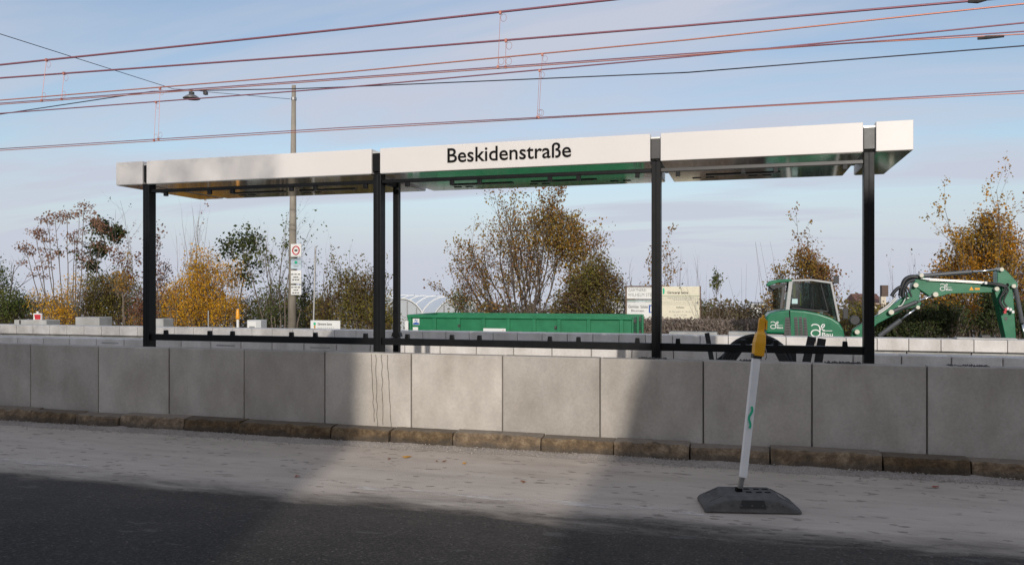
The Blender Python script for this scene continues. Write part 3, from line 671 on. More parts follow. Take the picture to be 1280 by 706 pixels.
# ================================================================== LEANING BEACON POST (rubber foot, white tube, yellow head)
fl = on_z(881, 641, 0); fr = on_z(1003, 643.5, 0)
ux = (fr - fl); FL = ux.length; ux.normalize(); uy = Vector((-ux.y, ux.x, 0))
FW = .40; fc = (fl + fr) / 2 + uy * (FW / 2)
bea = thing('beacon_post', 'leaning white post with yellow head standing in a black rubber foot', 'traffic post', tuple(fc))
def fp(u, w, z): return fc + ux * u + uy * w + Vector((0, 0, z))
h2, w2 = FL / 2, FW / 2
sect = [(-h2, .035), (-h2 + .02, .06), (-h2 * .56, .128), (h2 * .50, .128), (h2 - .03, .05), (h2, .03)]
m = MB(); rings = []
for u, z in sect: rings.append([fp(u, -w2, .006), fp(u, w2, .006), fp(u, w2 - .012, z * .8), fp(u, w2 - .05, z), fp(u, -w2 + .05, z), fp(u, -w2 + .012, z * .82)])
m.loft(rings); foot = m.build('rubber_foot', M_RUBBER, bea, bevel=.008)
def slopebox(name, u0, u1, w0, w1, z0, z1, mat, par):
    m = MB(); m.loft([[fp(u0, w0, z0 - .01), fp(u0, w1, z0 - .01), fp(u0, w1, z0 + .006), fp(u0, w0, z0 + .006)], [fp(u1, w0, z1 - .01), fp(u1, w1, z1 - .01), fp(u1, w1, z1 + .006), fp(u1, w0, z1 + .006)]]); return m.build(name, mat, par, bevel=.002)
def zt(u):
    for (a, za), (b, zb) in zip(sect, sect[1:]):
        if a <= u <= b: return za + (zb - za) * (u - a) / (b - a)
    return .03
for (u0, u1, w0, w1) in ((-h2 + .05, -h2 * .60, -.13, -.105), (-h2 + .05, -h2 * .60, .105, .13), (h2 * .55, h2 - .06, -.13, -.105), (h2 * .55, h2 - .06, .105, .13)):
    slopebox('raised_rib', u0, u1, w0, w1, zt(u0), zt(u1), M_RUBBER, foot)
slopebox('reflector_recess', h2 * .62, h2 - .09, -.085, .085, zt(h2 * .62) - .004, zt(h2 - .09) - .004, M_GALV, foot)
slopebox('reflector_recess', -h2 + .09, -h2 * .64, -.085, .085, zt(-h2 + .09) - .004, zt(-h2 * .64) - .004, M_DGREY, foot)
for u in (-.02, .06, .13): # hand holes and sockets in the deck
    for w in (-.04, .06):
        slopebox('socket', u, u + .045, w, w + .035, .1245, .1245, M_INK, foot)
m = MB()
m.loft([[fp(-.10, -w2 - .003, .045), fp(.10, -w2 - .003, .045), fp(.10, -w2 + .03, .045), fp(-.10, -w2 + .03, .045)], [fp(-.085, -w2 + .008, .105), fp(.085, -w2 + .008, .105), fp(.085, -w2 + .04, .105), fp(-.085, -w2 + .04, .105)]])
m.build('hand_grip', plain('dark_rubber', (.03, .028, .027), .8), foot)
for k in range(7):
    m = MB(); u = -h2 * .7 + k * FL * .11; m.loft([[fp(u + dx_, -w2 - .004, z_ + .06) for dx_, z_ in ((0, 0), (.012, 0), (.012, .010), (0, .010))], [fp(u + dx_, -w2 + .01, z_ + .06) for dx_, z_ in ((0, 0), (.012, 0), (.012, .010), (0, .010))]]); m.build('stud', M_RUBBER, foot)
# tube axis: base at the foot deck, leaning to the right; the plane of the lean faces the viewer
ab_ = fp(-.075, 0, .12)
dep = ab_.x * -SP + ab_.y * CP                       # camera depth
def cam_at(px, py, d): r_ = ray(px, py); return Vector((r_.x * d, r_.y * d, EYE + r_.z * d))
a0 = cam_at(926.5, 612, dep); a1 = cam_at(928.6, 596, dep); a2 = cam_at(945.2, 447, dep); a3 = cam_at(946.0, 443, dep)
vn = Vector((-SP, CP, 0)); rt = Vector((CP, SP, 0))
ax = (a2 - a1).normalized(); sx_ = rt - ax * rt.dot(ax); sx_.normalize(); sy_ = ax.cross(sx_)
def qring(c, w, d): return [c - sx_ * w - sy_ * d, c + sx_ * w - sy_ * d, c + sx_ * w + sy_ * d, c - sx_ * w + sy_ * d]
pxm = dep / F
m = MB(); m.loft([qring(ab_ - Vector((0, 0, .03)), .017, .017), qring(a1 + ax * .05, .017, .017)]); m.build('steel_stub', M_GALV, bea)
m = MB(); m.loft([qring(ab_ - Vector((0, 0, .02)), .024, .024), qring(ab_ + ax * .035, .024, .024)]); m.build('collar', M_INK, bea)
m = MB(); m.loft([qring(a1, .0265, .0265), qring(a2, .0295, .0295)]); tube_ = m.build('white_tube', M_TUBE, bea, bevel=.005)
for k in range(1):
    pts = []
    for t in range(13):
        c = cam_at(937.8 - t * .28 + 1.5 * math.sin(t * .75), 507 + t * 2.25, dep); c -= vn * .036; pts.append(c)
    ribbon(pts, .017, -vn, .003).build('spray_mark', M_SPRAY, tube_)
m = MB(); m.loft([qring(a2 - ax * .004, .034, .034), qring(a3 + ax * .004, .036, .036)]); m.build('black_band', M_BLKPL, bea)
b0 = cam_at(947.2, 444.5, dep); b1 = cam_at(949.0, 428, dep); b2 = cam_at(950.5, 418, dep); b3 = cam_at(952.8, 403, dep); b4 = cam_at(954.5, 396.5, dep)
m = MB(); m.loft([qring(b0, .040, .040), qring(b1, .043, .042), qring(b2, .036, .036), qring(b2 + (b3 - b2) * .3, .022, .022)]); head = m.build('yellow_head', M_YEL, bea, bevel=.006)
# the flat curved blade on top with a notch
spine = [(949.8, 422), (951.0, 414), (951.6, 408), (952.4, 402), (953.2, 397.5)]
wid = [.030, .026, .025, .027, .024]
m = MB(); m.loft([qring(cam_at(x, y, dep), w, .014) for (x, y), w in zip(spine, wid)]); m.build('blade', M_YEL, head, bevel=.005)
m = MB(); m.loft([qring(cam_at(953.4, 398.5, dep), .010, .013), qring(cam_at(954.2, 393.5, dep), .008, .012)]); m.build('blade_tip', M_YEL, head, bevel=.003)
m = MB(); m.loft([qring(cam_at(957.2, 412, dep), .006, .02), qring(cam_at(957.6, 400, dep), .007, .02)]); m.build('blade_rib', M_YEL, head)
m = MB(); m.tube([cam_at(955.5, 432, dep), cam_at(957.5, 438, dep), cam_at(958.3, 446, dep), cam_at(956.6, 449, dep)], .005, 6); m.build('hook', M_GALV, head)

# fallen leaves on the dusty strip
def fallen(px, py, s, mat, label):
    c = on_z(px, py, .006); m = MB(); n_ = 9; vs = [c + Vector((0, 0, .012))]
    for k in range(n_):
        r_ = s * (.55 + .45 * (k % 2)) * rnd.uniform(.8, 1.1); a_ = 2 * math.pi * k / n_
        vs.append(c + Vector((r_ * math.cos(a_), r_ * math.sin(a_), rnd.uniform(0, .014))))
    m.add(vs, [(0, k + 1, (k + 1) % n_ + 1) for k in range(n_)]); m.build('fallen_leaf', mat, label=label, cat='leaf', group='fallen leaves on the street')
M_LY = plain('yellow_leaf', (.50, .24, .03), .7); M_LB = plain('brown_leaf', (.19, .085, .04), .7)
fallen(508, 571, .062, M_LY, 'largest yellow fallen leaf lying before the lit wall'); fallen(486.5, 573.5, .025, M_LB, 'small brown fallen leaf left of the large yellow leaf')
fallen(546, 576.5, .022, M_LB, 'brown fallen leaf in the lit patch, left of a close pair'); fallen(555.5, 576.5, .028, M_LB, 'brown fallen leaf in the lit patch, right of a close pair')
fallen(581, 579, .035, M_LY, 'small yellow fallen leaf in the lit patch, farthest right there'); fallen(371, 595.5, .035, plain('red_leaf', (.34, .07, .03), .7), 'reddish fallen leaf near the border of the dark asphalt')
fallen(1169.5, 608.5, .04, plain('red_leaf', (.30, .06, .03), .7), 'reddish fallen leaf on the shaded strip at right'); fallen(654.5, 602, .035, M_LB, 'brown fallen leaf in the middle of the pale strip')

# ================================================================== BLACK PIPES BEHIND THE WALL
YK = 9.6
def kp(px, py, Y=YK): return on_y(px, py, Y)
co = kp(946, 452); 
m = MB()
for k in range(4):
    rx = (mpp(946, YK)) * (41 - k * 3.2)
    m.tube([co + Vector((rx * math.cos(t), .05 * k, -.05 + rx * .93 * math.sin(t))) for t in [math.pi * j / 20 for j in range(21)]], .021, 8)
m.build('pipe_coil', M_BLKPL, smooth=True, label='coil of black plastic pipe standing behind the wall', cat='pipe')
def strap(label, a, b, w, Y, bend=0.0):
    p, q = kp(*a, Y), kp(*b, Y); n_ = 7
    rings = []
    for k in range(n_):
        t = k / (n_ - 1); c = p.lerp(q, t) + Vector((bend * math.sin(math.pi * t), 0, 0)); d = (q - p).normalized(); u = Vector((d.z, 0, -d.x)) * w / 2
        rings.append([c - u, c + u, c + u + Vector((0, .035, 0)), c - u + Vector((0, .035, 0))])
    m = MB(); m.loft(rings); m.build('black_strut', M_BLKPL, bevel=.006, label=label, cat='strut', group='black struts leaning behind the wall')
strap('leftmost black strut, tilted left above the rail by the beacon post', (883.5, 416), (890, 452), .055, YK)
strap('black strut curving down to the left under the rail', (914, 436), (882, 462), .10, YK + .1, .06)
strap('black strut slanting to the left under the pipe coil', (928, 430), (908, 458), .10, YK + .25)
strap('black strut slanting right from the coil behind the yellow head', (968, 428), (985, 460), .10, YK - .2)
strap('short upright black strut right of the pipe coil', (989.5, 441), (990, 462), .10, YK)
strap('left one of two black struts tilted right by the right post', (1015, 421), (1005, 466), .09, YK)
strap('right one of two black struts tilted right by the right post', (1027.5, 423), (1021, 466), .09, YK + .06)

# ================================================================== GREEN SKIP
YG = 22.6; GZ = -.34
gx0 = on_y(511, 400, YG).x; gx1 = on_y(789, 400, YG).x; gzt = on_y(640, 394.2, YG).z; GD = 2.3
sk = thing('roll_off_container', 'long green steel roll-off container behind the far platform', 'container', ((gx0 + gx1) / 2, YG + GD / 2, GZ))
m = MB(); th = .05
m.box((gx0, YG, GZ + .2), (gx1, YG + th, gzt - .09)); m.box((gx0, YG + GD - th, GZ + .2), (gx1, YG + GD, gzt - .09)); m.box((gx0, YG + th, GZ + .2), (gx0 + th, YG + GD - th, gzt - .09)); m.box((gx0 + th, YG + th, GZ + .2), (gx1, YG + GD - th, GZ + .26))
m.build('body', M_GREEN, sk)
m = MB(); e_ = .075
m.box((gx0 - .03, YG - e_, gzt - .10), (gx1 + .03, YG + .08, gzt)); m.build('top_rim', M_GREEN, sk, bevel=.02)
m = MB(); m.box((gx0 - .03, YG + GD - .08, gzt - .10), (gx1 + .03, YG + GD + e_, gzt)); m.build('top_rim', M_GREEN, sk, bevel=.02)
m = MB(); m.box((gx0 - .03, YG + .08, gzt - .10), (gx0 + .07, YG + GD - .08, gzt)); m.build('top_rim', M_GREEN, sk, bevel=.02)
for px in (512.5, 543.5, 573.5, 604.5, 635.5, 668, 699, 736, 777):
    x = on_y(px, 400, YG).x; m = MB(); m.prism([(x - .055, GZ + .2), (x + .055, GZ + .2), (x + .055, gzt - .1), (x - .055, gzt - .1)], YG - .06, YG + .005); m.build('side_rib', M_GREEN, sk, bevel=.012)
for px in (528.5, 558.5, 588, 620, 652, 684, 717, 757):
    x = on_y(px, 408, YG).x
for px, py in ((574.5, 407), (695, 409)):
    p = on_y(px, py, YG); m = MB(); m.box((p.x - .03, YG - .075, p.z - .04), (p.x + .03, YG + .0, p.z + .04)); m.build('tie_hook', M_DGREY, sk)
# rear doors with hinges
for k in range(2):
    y0 = YG + .03 + k * (GD / 2 - .01); m = MB(); m.box((gx1 + .003, y0, GZ + .22), (gx1 + .06, y0 + GD / 2 - .05, gzt - .02)); d_ = m.build('rear_door', M_GREEN, sk, bevel=.01)
    for q in range(3):
        z_ = GZ + .45 + q * .36; m = MB(); m.box((gx1 + .055, y0 + .02, z_), (gx1 + .12, y0 + .2, z_ + .09)); m.build('hinge', M_DGREY, d_)
    m = MB(); m.box((gx1 + .06, y0 + GD / 2 - .35, GZ + .25), (gx1 + .11, y0 + GD / 2 - .28, gzt)); m.build('lock_bar', M_GREEN, d_)
for nm, mt, (a, b) in (('company_sticker', M_OFFW, ((516, 398), (524.2, 406))), ('white_sticker', M_OFFW, ((516, 408.6), (522.5, 412.6)))):
    p, q = on_y(*a, YG - .008), on_y(*b, YG - .008); m = MB(); m.box((p.x, YG - .008, q.z), (q.x, YG - .002, p.z)); o = m.build(nm, mt, sk)
    if nm == 'company_sticker':
        m = MB(); m.prism([(p.x + .01, q.z + .01), (q.x - .01, q.z + .01), (q.x - .01, q.z + .06), (p.x + .09, q.z + .085), (p.x + .01, q.z + .05)], YG - .012, YG - .008); m.build('sticker_wave', M_BLUE, o)
        text_mesh('sticker_text', 'AJ', M_BLUE, o, (p.x + .05, YG - .009, p.z - .085), (1, 0, 0), (0, 0, 1), .06, width=.10, bold=.02, depth=.001)
for k in range(2):
    for j in range(2):
        m = MB(); y0 = YG + .35 + j * (GD - .7); x0 = (gx0 + .5, gx1 - .6)[k]; m.disc((x0, GZ + .1), .1, y0 - .12, y0 + .12); m.build('roller', M_DGREY, sk)
m = MB(); m.box((gx0 + .1, YG + .6, GZ + .05), (gx1 - .1, YG + .72, GZ + .2)); m.box((gx0 + .1, YG + GD - .72, GZ + .05), (gx1 - .1, YG + GD - .6, GZ + .2)); m.build('skid_rails', M_DGREY, sk)
# white-orange post left of the skip, white board leaning before it
p = on_y(508, 401, 22.3); m = MB(); m.box((p.x - .05, 22.3, GZ), (p.x + .05, 22.34, p.z + .0)); m.box((p.x + .02, 22.305, p.z - .35), (p.x + .055, 22.335, p.z + .0)); m.build('barrier_board', M_OFFW, bevel=.006, label='narrow white barrier board at the left end of the green container', cat='barrier')
p, q = on_y(604, 410.2, 21.6), on_y(632, 430, 21.6)
wb = thing('white_board', 'white board standing before the middle of the green container', 'board', ((p.x + q.x) / 2, 21.6, GZ))
m = MB(); m.box((p.x, 21.6, q.z), (q.x, 21.63, p.z)); m.build('panel', M_OFFW, wb, bevel=.004)
for k in (0.12, .88):
    m = MB(); x = p.x + (q.x - p.x) * k; m.box((x - .02, 21.631, GZ), (x + .02, 21.66, p.z - .02)); m.build('leg', M_GALV, wb)
for k, (u0, u1, z_) in enumerate(((.1, .5, .10), (.55, .8, .10), (.2, .42, .17), (.86, .93, .05))):
    m = MB(); m.box((p.x + (q.x - p.x) * u0, 21.594, p.z - z_ - .006), (p.x + (q.x - p.x) * u1, 21.598, p.z - z_ + .006)); m.build('print_line', M_GREYINK if k < 3 else M_RED, wb)

# ================================================================== EXCAVATOR
YE = 21.9                      # near side of the machine
def ex(px, py, Y): q = on_y(px, py, Y); return (q.x, q.z)
EG = -.33
exc = thing('excavator', 'green compact crawler excavator with silver cab and raised two-piece boom', 'excavator', (on_y(1010, 400, YE).x, YE + .95, EG))
def eprof(pts, Y): return [ex(a, b, Y) for a, b in pts]
m = MB(); m.prism(eprof([(957.5, 395.5), (962, 391.5), (972, 388.8), (988, 386.8), (1005, 388), (1023, 391.3), (1040, 397), (1049.5, 403.5), (1054.5, 412), (1056.5, 424), (1056, 431), (985, 431), (985, 417.5), (957, 416.5)], YE), YE, YE + 1.75)
body = m.build('house', M_EXC, exc, bevel=.05, seg=3)
m = MB(); m.prism(eprof([(958, 417.3), (984.4, 418.2), (984.4, 427), (960, 427)], YE), YE + .05, YE + 1.7); m.build('rear_bumper', M_GALV, exc, bevel=.02)
m = MB(); m.prism(eprof([(986.2, 388), (987.6, 388), (989.2, 430), (987.8, 430)], YE), YE - .004, YE + .02); m.build('panel_seam', M_INK, body)
for k, (a, b, c) in enumerate(((981.5, 396.5, 5.5), (992.5, 396, 4), (998.3, 396, 4), (1004, 397, 4))):
    m = MB(); m.prism(eprof([(a, b), (a + c, b), (a + c + 2.2, b + 24), (a - (1.5 if k == 0 else -1.5), b + 24)], YE), YE - .006, YE + .012); vv = m.build('vent_grille', M_DGREY, body)
    for q in range(6):
        m = MB(); m.prism(eprof([(a + .6, b + 3 + q * 3.4), (a + c - .2, b + 3 + q * 3.4), (a + c, b + 4.2 + q * 3.4), (a + .6, b + 4.2 + q * 3.4)], YE), YE - .012, YE - .005); m.build('louvre', M_BLKPL, vv)
# logo: big round a, little loop, bar and the word Bau
def logo(px, py, s, Y, par, word=True):
    """s = photo pixels for the height of the letter a"""
    def P(u, w_): q = on_y(px + u * s, py - w_ * s, Y); return Vector((q.x, Y, q.z))
    n_ = Vector((0, -1, 0)); lw = .085 * s * mpp(px, Y) * 1.1
    arc = [P(.05, .86), P(.18, .98), P(.40, 1.0), P(.62, .93), P(.74, .76), P(.76, .5), P(.76, .05)]
    bowl = [P(.40 + .37 * math.cos(t), .26 + .27 * math.sin(t)) for t in [k * math.pi / 10 for k in range(21)]]
    loop = [P(.76, .55), P(.92, .66), P(1.12, .84), P(1.13, .98), P(1.0, 1.0), P(.88, .86), P(.90, .66), P(1.02, .50), P(1.16, .50)]
    for k_, st in enumerate((arc, bowl, loop)):
        nm = 'stroke'; ribbon([p_ + n_ * .0025 * k_ for p_ in st], lw, n_, .004).build('logo_' + nm, M_OFFW, par)
    ribbon([P(1.02, .46) + n_ * .0075, P(1.78, .46) + n_ * .0075], lw * .55, n_, .004).build('logo_bar', M_OFFW, par)
    text_mesh('logo_word', 'Bau', M_OFFW, par, P(.92, 0.0), (1, 0, 0), (0, 0, 1), .34 * s * mpp(px, Y), width=.85 * s * mpp(px, Y), bold=.015, depth=.003)
logo(1013.5, 420.2, 15.0, YE - .007, body)
logo(963.0, 410.5, 8.6, YE - .007, body)
# cab
YC0, YC1 = YE + .04, YE + 1.05
def epillar(a, b, w, y0, y1, nm, mat, par):
    p, q = ex(*a, YC0), ex(*b, YC0); d = Vector((q[0] - p[0], 0, q[1] - p[1])).normalized(); u = Vector((d.z, 0, -d.x)) * w / 2
    m = MB(); m.prism([(p[0] - u.x, p[1] - u.z), (p[0] + u.x, p[1] + u.z), (q[0] + u.x, q[1] + u.z), (q[0] - u.x, q[1] - u.z)], y0, y1); return m.build(nm, mat, par, bevel=.015)
cab = MB(); cab.prism(eprof([(983, 386.8), (1022, 391), (1049, 402), (1049, 405), (983, 392)], YC0), YC0, YC1); cab = cab.build('cab', M_BLKPL, exc)
for y0 in (YC0, YC1 - .08):
    epillar((984.3, 388), (988.6, 351), .10, y0, y0 + .08, 'pillar', M_CABG, cab)
    epillar((1039.2, 354), (1049.0, 402), .055, y0, y0 + .08, 'pillar', M_CABG, cab)
    epillar((987.5, 350.8), (1015, 350.0), .055, y0, y0 + .08, 'roof_rail', M_CABG, cab)
    epillar((1014.5, 350.0), (1040.5, 353.6), .055, y0, y0 + .08, 'roof_rail', M_CABG, cab)
    epillar((989.5, 385.2), (1035, 389.5), .05, y0 + .01, y0 + .07, 'door_sill', M_BLKPL, cab)
    epillar((1026, 355), (1035.5, 390), .035, y0 + .02, y0 + .06, 'door_post', M_BLKPL, cab)
    epillar((1016, 356), (1016.5, 386), .022, y0 + .02, y0 + .06, 'window_bar', M_BLKPL, cab)
m = MB(); m.prism(eprof([(957.8, 355.3), (962, 351.2), (972, 349.4), (990, 348.6), (990, 352.0), (972, 353.5), (959, 358)], YC0), YC0 - .01, YC1 + .01); m.build('roof_overhang', M_EXC, cab, bevel=.02)
m = MB(); m.prism(eprof([(987, 350.2), (1014, 348.8), (1040, 352.4), (1040, 354), (1014, 350.8), (987, 352)], YC0), YC0 + .085, YC1 - .085); m.build('roof_skin', M_EXC, cab)
m = MB(); m.prism(eprof([(961, 357), (984, 353.2), (983, 357), (966, 361.5)], YC0), YC0 + .02, YC1 - .02); m.build('roof_underside', M_BLKPL, cab)
m = MB(); p = ex(964.5, 362, YC0); m.box((p[0] - .08, YC0 + .1, p[1] - .06), (p[0] + .06, YC0 + .25, p[1] + .08)); m.build('work_lamp', M_BLKPL, cab, bevel=.02)
epillar((976.5, 386.5), (980, 357), .09, YC0 + .03, YC0 + .10, 'rear_pillar', M_DGREY, cab)
m = MB(); m.prism(eprof([(989.3, 385.5), (990.5, 352.5), (1026, 353.5), (1038, 355), (1047, 398), (1035, 390)], YC0), YC0 + .03, YC0 + .04); m.build('side_window', M_GLASS, cab)
m = MB(); m.prism(eprof([(989.3, 385.5), (990.5, 352.5), (1026, 353.5), (1038, 355), (1047, 398), (1035, 390)], YC0), YC1 - .05, YC1 - .04); m.build('side_window', M_GLASS, cab)
m = MB(); m.prism(eprof([(966, 385.5), (967, 361), (979, 358), (976, 386.5)], YC0), YC0 + .035, YC0 + .045); m.build('rear_window', M_GLASS, cab)
m = MB(); m.prism(eprof([(1039.4, 354), (1040.2, 354), (1049.6, 402), (1048.8, 402)], YC0), YC0 + .085, YC1 - .085); m.build('windscreen', M_GLASS, cab)
m = MB(); m.prism(eprof([(996, 387), (995, 364), (1000, 362), (1003, 380), (1014, 381), (1014, 388)], YC0), YC0 + .32, YC1 - .3); m.build('seat', M_BLKPL, cab, bevel=.04)
m = MB(); m.prism(eprof([(992.0, 372), (992.0, 355), (994.8, 355), (994.8, 372)], YC0), YC0 + .12, YC0 + .15); m.build('hivis_strap', M_HIVIS, cab)
m = MB(); m.prism(eprof([(1000.3, 382), (1000.3, 366), (1002.3, 366), (1002.3, 382)], YC0), YC0 + .2, YC0 + .23); m.build('hivis_strap', M_HIVIS, cab)
m = MB(); m.prism(eprof([(990, 379.5), (990, 373.5), (997, 373.5), (997, 379.5)], YC0), YC0 + .015, YC0 + .028); m.build('window_sticker', plain('pale_sticker', (.45, .62, .60), .5), cab)
m = MB(); p = ex(1028, 391, YC0); m.box((p[0] - .04, YC0 + .3, p[1] - .12), (p[0] + .05, YC0 + .38, p[1] + .09)); m.build('control_console', M_OFFW, cab, bevel=.02)
m = MB(); p = ex(1045.5, 349.5, YC0); m.box((p[0] - .07, YC0 - .05, p[1] - .1), (p[0] + .05, YC0, p[1] + .1)); m.bar((p[0] - .1, YC0 + .02, p[1] - .14), (p[0], YC0 - .02, p[1] - .05), .02, .02); m.build('mirror', M_BLKPL, cab, bevel=.03)
m = MB(); p = ex(1056.5, 392, YC0); m.box((p[0] - .06, YC0 - .08, p[1] - .13), (p[0] + .06, YC0 - .04, p[1] + .14)); m.bar((p[0] - .12, YC0 + .0, p[1] - .2), (p[0], YC0 - .05, p[1] - .05), .02, .02); m.build('mirror', M_BLKPL, cab, bevel=.03)
# boom: lower and upper section, stick, cylinders, pins, hoses
YB0, YB1 = YE + .72, YE + .98
def blade(nm, pts, y0=YB0, y1=YB1, mat=M_EXC, par=exc, bevel=.012):
    m = MB(); m.prism([ex(a, b, YB0) for a, b in pts], y0, y1); return m.build(nm, mat, par, bevel=bevel)
low = blade('lower_boom', [(1062, 428), (1066, 412), (1076, 405.5), (1096, 394.5), (1120, 378), (1138, 364), (1141, 353), (1146, 351.5), (1151, 358), (1149, 374), (1152, 379), (1148, 385.5), (1142, 384), (1130, 387), (1096, 405), (1080, 424), (1076, 428)])
upp = blade('upper_boom', [(1141, 355), (1147, 344.5), (1151.5, 341.5), (1155, 345), (1157, 350.2), (1180, 351.6), (1245, 355), (1249, 360), (1246, 365.2), (1187, 367), (1174, 370.5), (1167, 372.6), (1160, 369), (1148, 361)], YB0 - .03, YB1 + .03)
stk = blade('stick', [(1246, 340.5), (1250, 336), (1255, 336.5), (1260.5, 341.5), (1271.5, 354), (1270.5, 358.5), (1265.5, 365), (1269.3, 424.5), (1271, 452), (1258, 452), (1256.5, 424.5), (1248, 385), (1242, 364), (1241, 358), (1246, 352)], YB0 - .06, YB1 + .06)
blade('arm_hole', [(1257, 354), (1259.5, 354), (1260.5, 356.5), (1259, 359), (1256.5, 358.5)], YB0 - .066, YB0 - .05, M_INK, stk, 0)
blade('pivot_hole', [(1255, 396), (1258, 396), (1258.5, 399), (1256.5, 400.5), (1254.3, 399)], YB0 - .066, YB0 - .05, M_DGREY, stk, 0)
def cyl(nm, a, b, split, r0, r1, dy, par=exc):
    A, B = ex(*a, YB0), ex(*b, YB0); A = Vector((A[0], YB0 + dy, A[1])); B = Vector((B[0], YB0 + dy, B[1])); C = A.lerp(B, split)
    m = MB(); m.tube([A, C], r0, 12); o = m.build(nm, M_CYL, par, smooth=False)
    m = MB(); m.tube([C - (B - A).normalized() * .03, C + (B - A).normalized() * .02], r0 * 1.1, 12); m.build('gland', M_CYL, o)
    m = MB(); m.tube([C, B], r1, 10); m.build('piston_rod', M_CHROME, o, smooth=True)
cyl('boom_cylinder', (1098, 420), (1146, 384), .55, .062, .028, -.09)
cyl('adjust_cylinder', (1113, 390), (1168, 368), .56, .052, .026, -.10)
cyl('arm_cylinder', (1150.5, 345), (1250, 337), .65, .055, .028, .13)
cyl('bucket_cylinder', (1267.5, 360), (1281, 428), .62, .055, .026, -.09)
for (a, b, r_) in ((1070.5, 414.5, 3.0), (1113, 390, 3.2), (1143.5, 356.5, 3.0), (1150.5, 344.3, 2.6), (1168, 368, 3.2), (1146, 384, 2.4), (1250, 337, 2.5), (1265, 357.6, 2.6), (1244, 361, 2.8)):
    q = ex(a, b, YB0); m = MB(); s_ = mpp(a, YB0); m.disc(q, r_ * s_, YB0 - .16, YB1 + .1, 14); m.build('pin', M_PIN, exc, bevel=.01)
def hose(nm, pts, r, mat, dy=-.12, par=exc):
    P = [];
    for a, b in pts: q = ex(a, b, YB0); P.append(Vector((q[0], YB0 + dy, q[1])))
    S = []                          # Catmull-Rom
    for i in range(len(P) - 1):
        p0, p1, p2, p3 = P[max(i - 1, 0)], P[i], P[i + 1], P[min(i + 2, len(P) - 1)]
        for k in range(6):
            t = k / 6; S.append(.5 * ((2 * p1) + (p2 - p0) * t + (2 * p0 - 5 * p1 + 4 * p2 - p3) * t * t + (3 * p1 - p0 - 3 * p2 + p3) * t ** 3))
    S.append(P[-1]); m = MB(); m.tube(S, r, 8); return m.build(nm, mat, par, smooth=True)
hose('hose', [(1125, 370), (1127, 360), (1131, 350), (1139, 346), (1149, 347)], .055, M_BLKPL, -.02)
hose('hose', [(1128, 372), (1129, 362), (1134, 353), (1142, 350)], .045, M_BLKPL, -.10)
hose('hose', [(1114, 370), (1119, 363), (1125, 359), (1128, 361)], .045, M_BLKPL, -.02)
hose('hose', [(1131, 358), (1135, 364), (1138, 371)], .022, M_BLKPL, -.16)
hose('hose', [(1130, 360), (1132, 367), (1131, 375)], .022, M_BLKPL, -.16)
hose('steel_pipe', [(1096, 393), (1110, 383.5), (1120, 373)], .022, M_SILVER, -.10)
hose('steel_pipe', [(1097, 390.5), (1110, 381.2), (1119, 372)], .018, M_SILVER, -.04)
hose('steel_pipe', [(1121, 383), (1126, 381), (1130, 374), (1135, 372)], .014, M_SILVER, -.16)
hose('steel_pipe', [(1150, 348.4), (1180, 349.8), (1215, 351.8), (1244, 354)], .020, M_SILVER, -.08)
hose('steel_pipe', [(1158, 350.4), (1185, 351.6), (1215, 353.4), (1240, 355.2)], .014, M_SILVER, -.10)
hose('hose', [(1230, 352.8), (1246, 354.5), (1256, 358), (1253, 366), (1248, 374), (1251, 382), (1255, 386)], .022, M_BLKPL, -.16)
hose('hose', [(1230, 354.5), (1245, 356.5), (1253, 359.5), (1250, 367), (1246.5, 376), (1250, 384), (1254, 388)], .022, M_BLKPL, -.19)
hose('hose', [(1240, 354.8), (1252, 357), (1257.5, 362), (1254, 370), (1252, 377), (1257, 384), (1262, 387)], .020, M_BLKPL, -.17)
for (a, b, mt) in ((1254, 386.5, M_RED), (1256.5, 385.5, M_OFFW), (1260, 386.5, M_OFFW), (1263, 389.5, M_OFFW), (1253, 390, M_RED), (1229.5, 353.6, M_OFFW)):
    q = ex(a, b, YB0); m = MB(); m.box((q[0] - .028, YB0 - .22, q[1] - .035), (q[0] + .028, YB0 - .15, q[1] + .035)); m.build('hose_coupling', mt, stk, bevel=.008)
logo(1174.8, 363.0, 8.2, YB0 - .038, upp)
q = ex(1211, 362.6, YB0); s_ = mpp(1211, YB0)
m = MB(); m.prism([(q[0], q[1]), (q[0] + 5 * s_, q[1]), (q[0] + 2.5 * s_, q[1] + 4.5 * s_)], YB0 - .036, YB0 - .028); m.build('warning_sticker', M_ORANGE, upp)
q = ex(1218, 362.2, YB0); m = MB(); m.prism([(q[0], q[1]), (q[0] + 5.5 * s_, q[1]), (q[0] + 5.5 * s_, q[1] + 2.4 * s_), (q[0], q[1] + 2.4 * s_)], YB0 - .036, YB0 - .028); m.build('warning_sticker', M_ORANGE, upp)
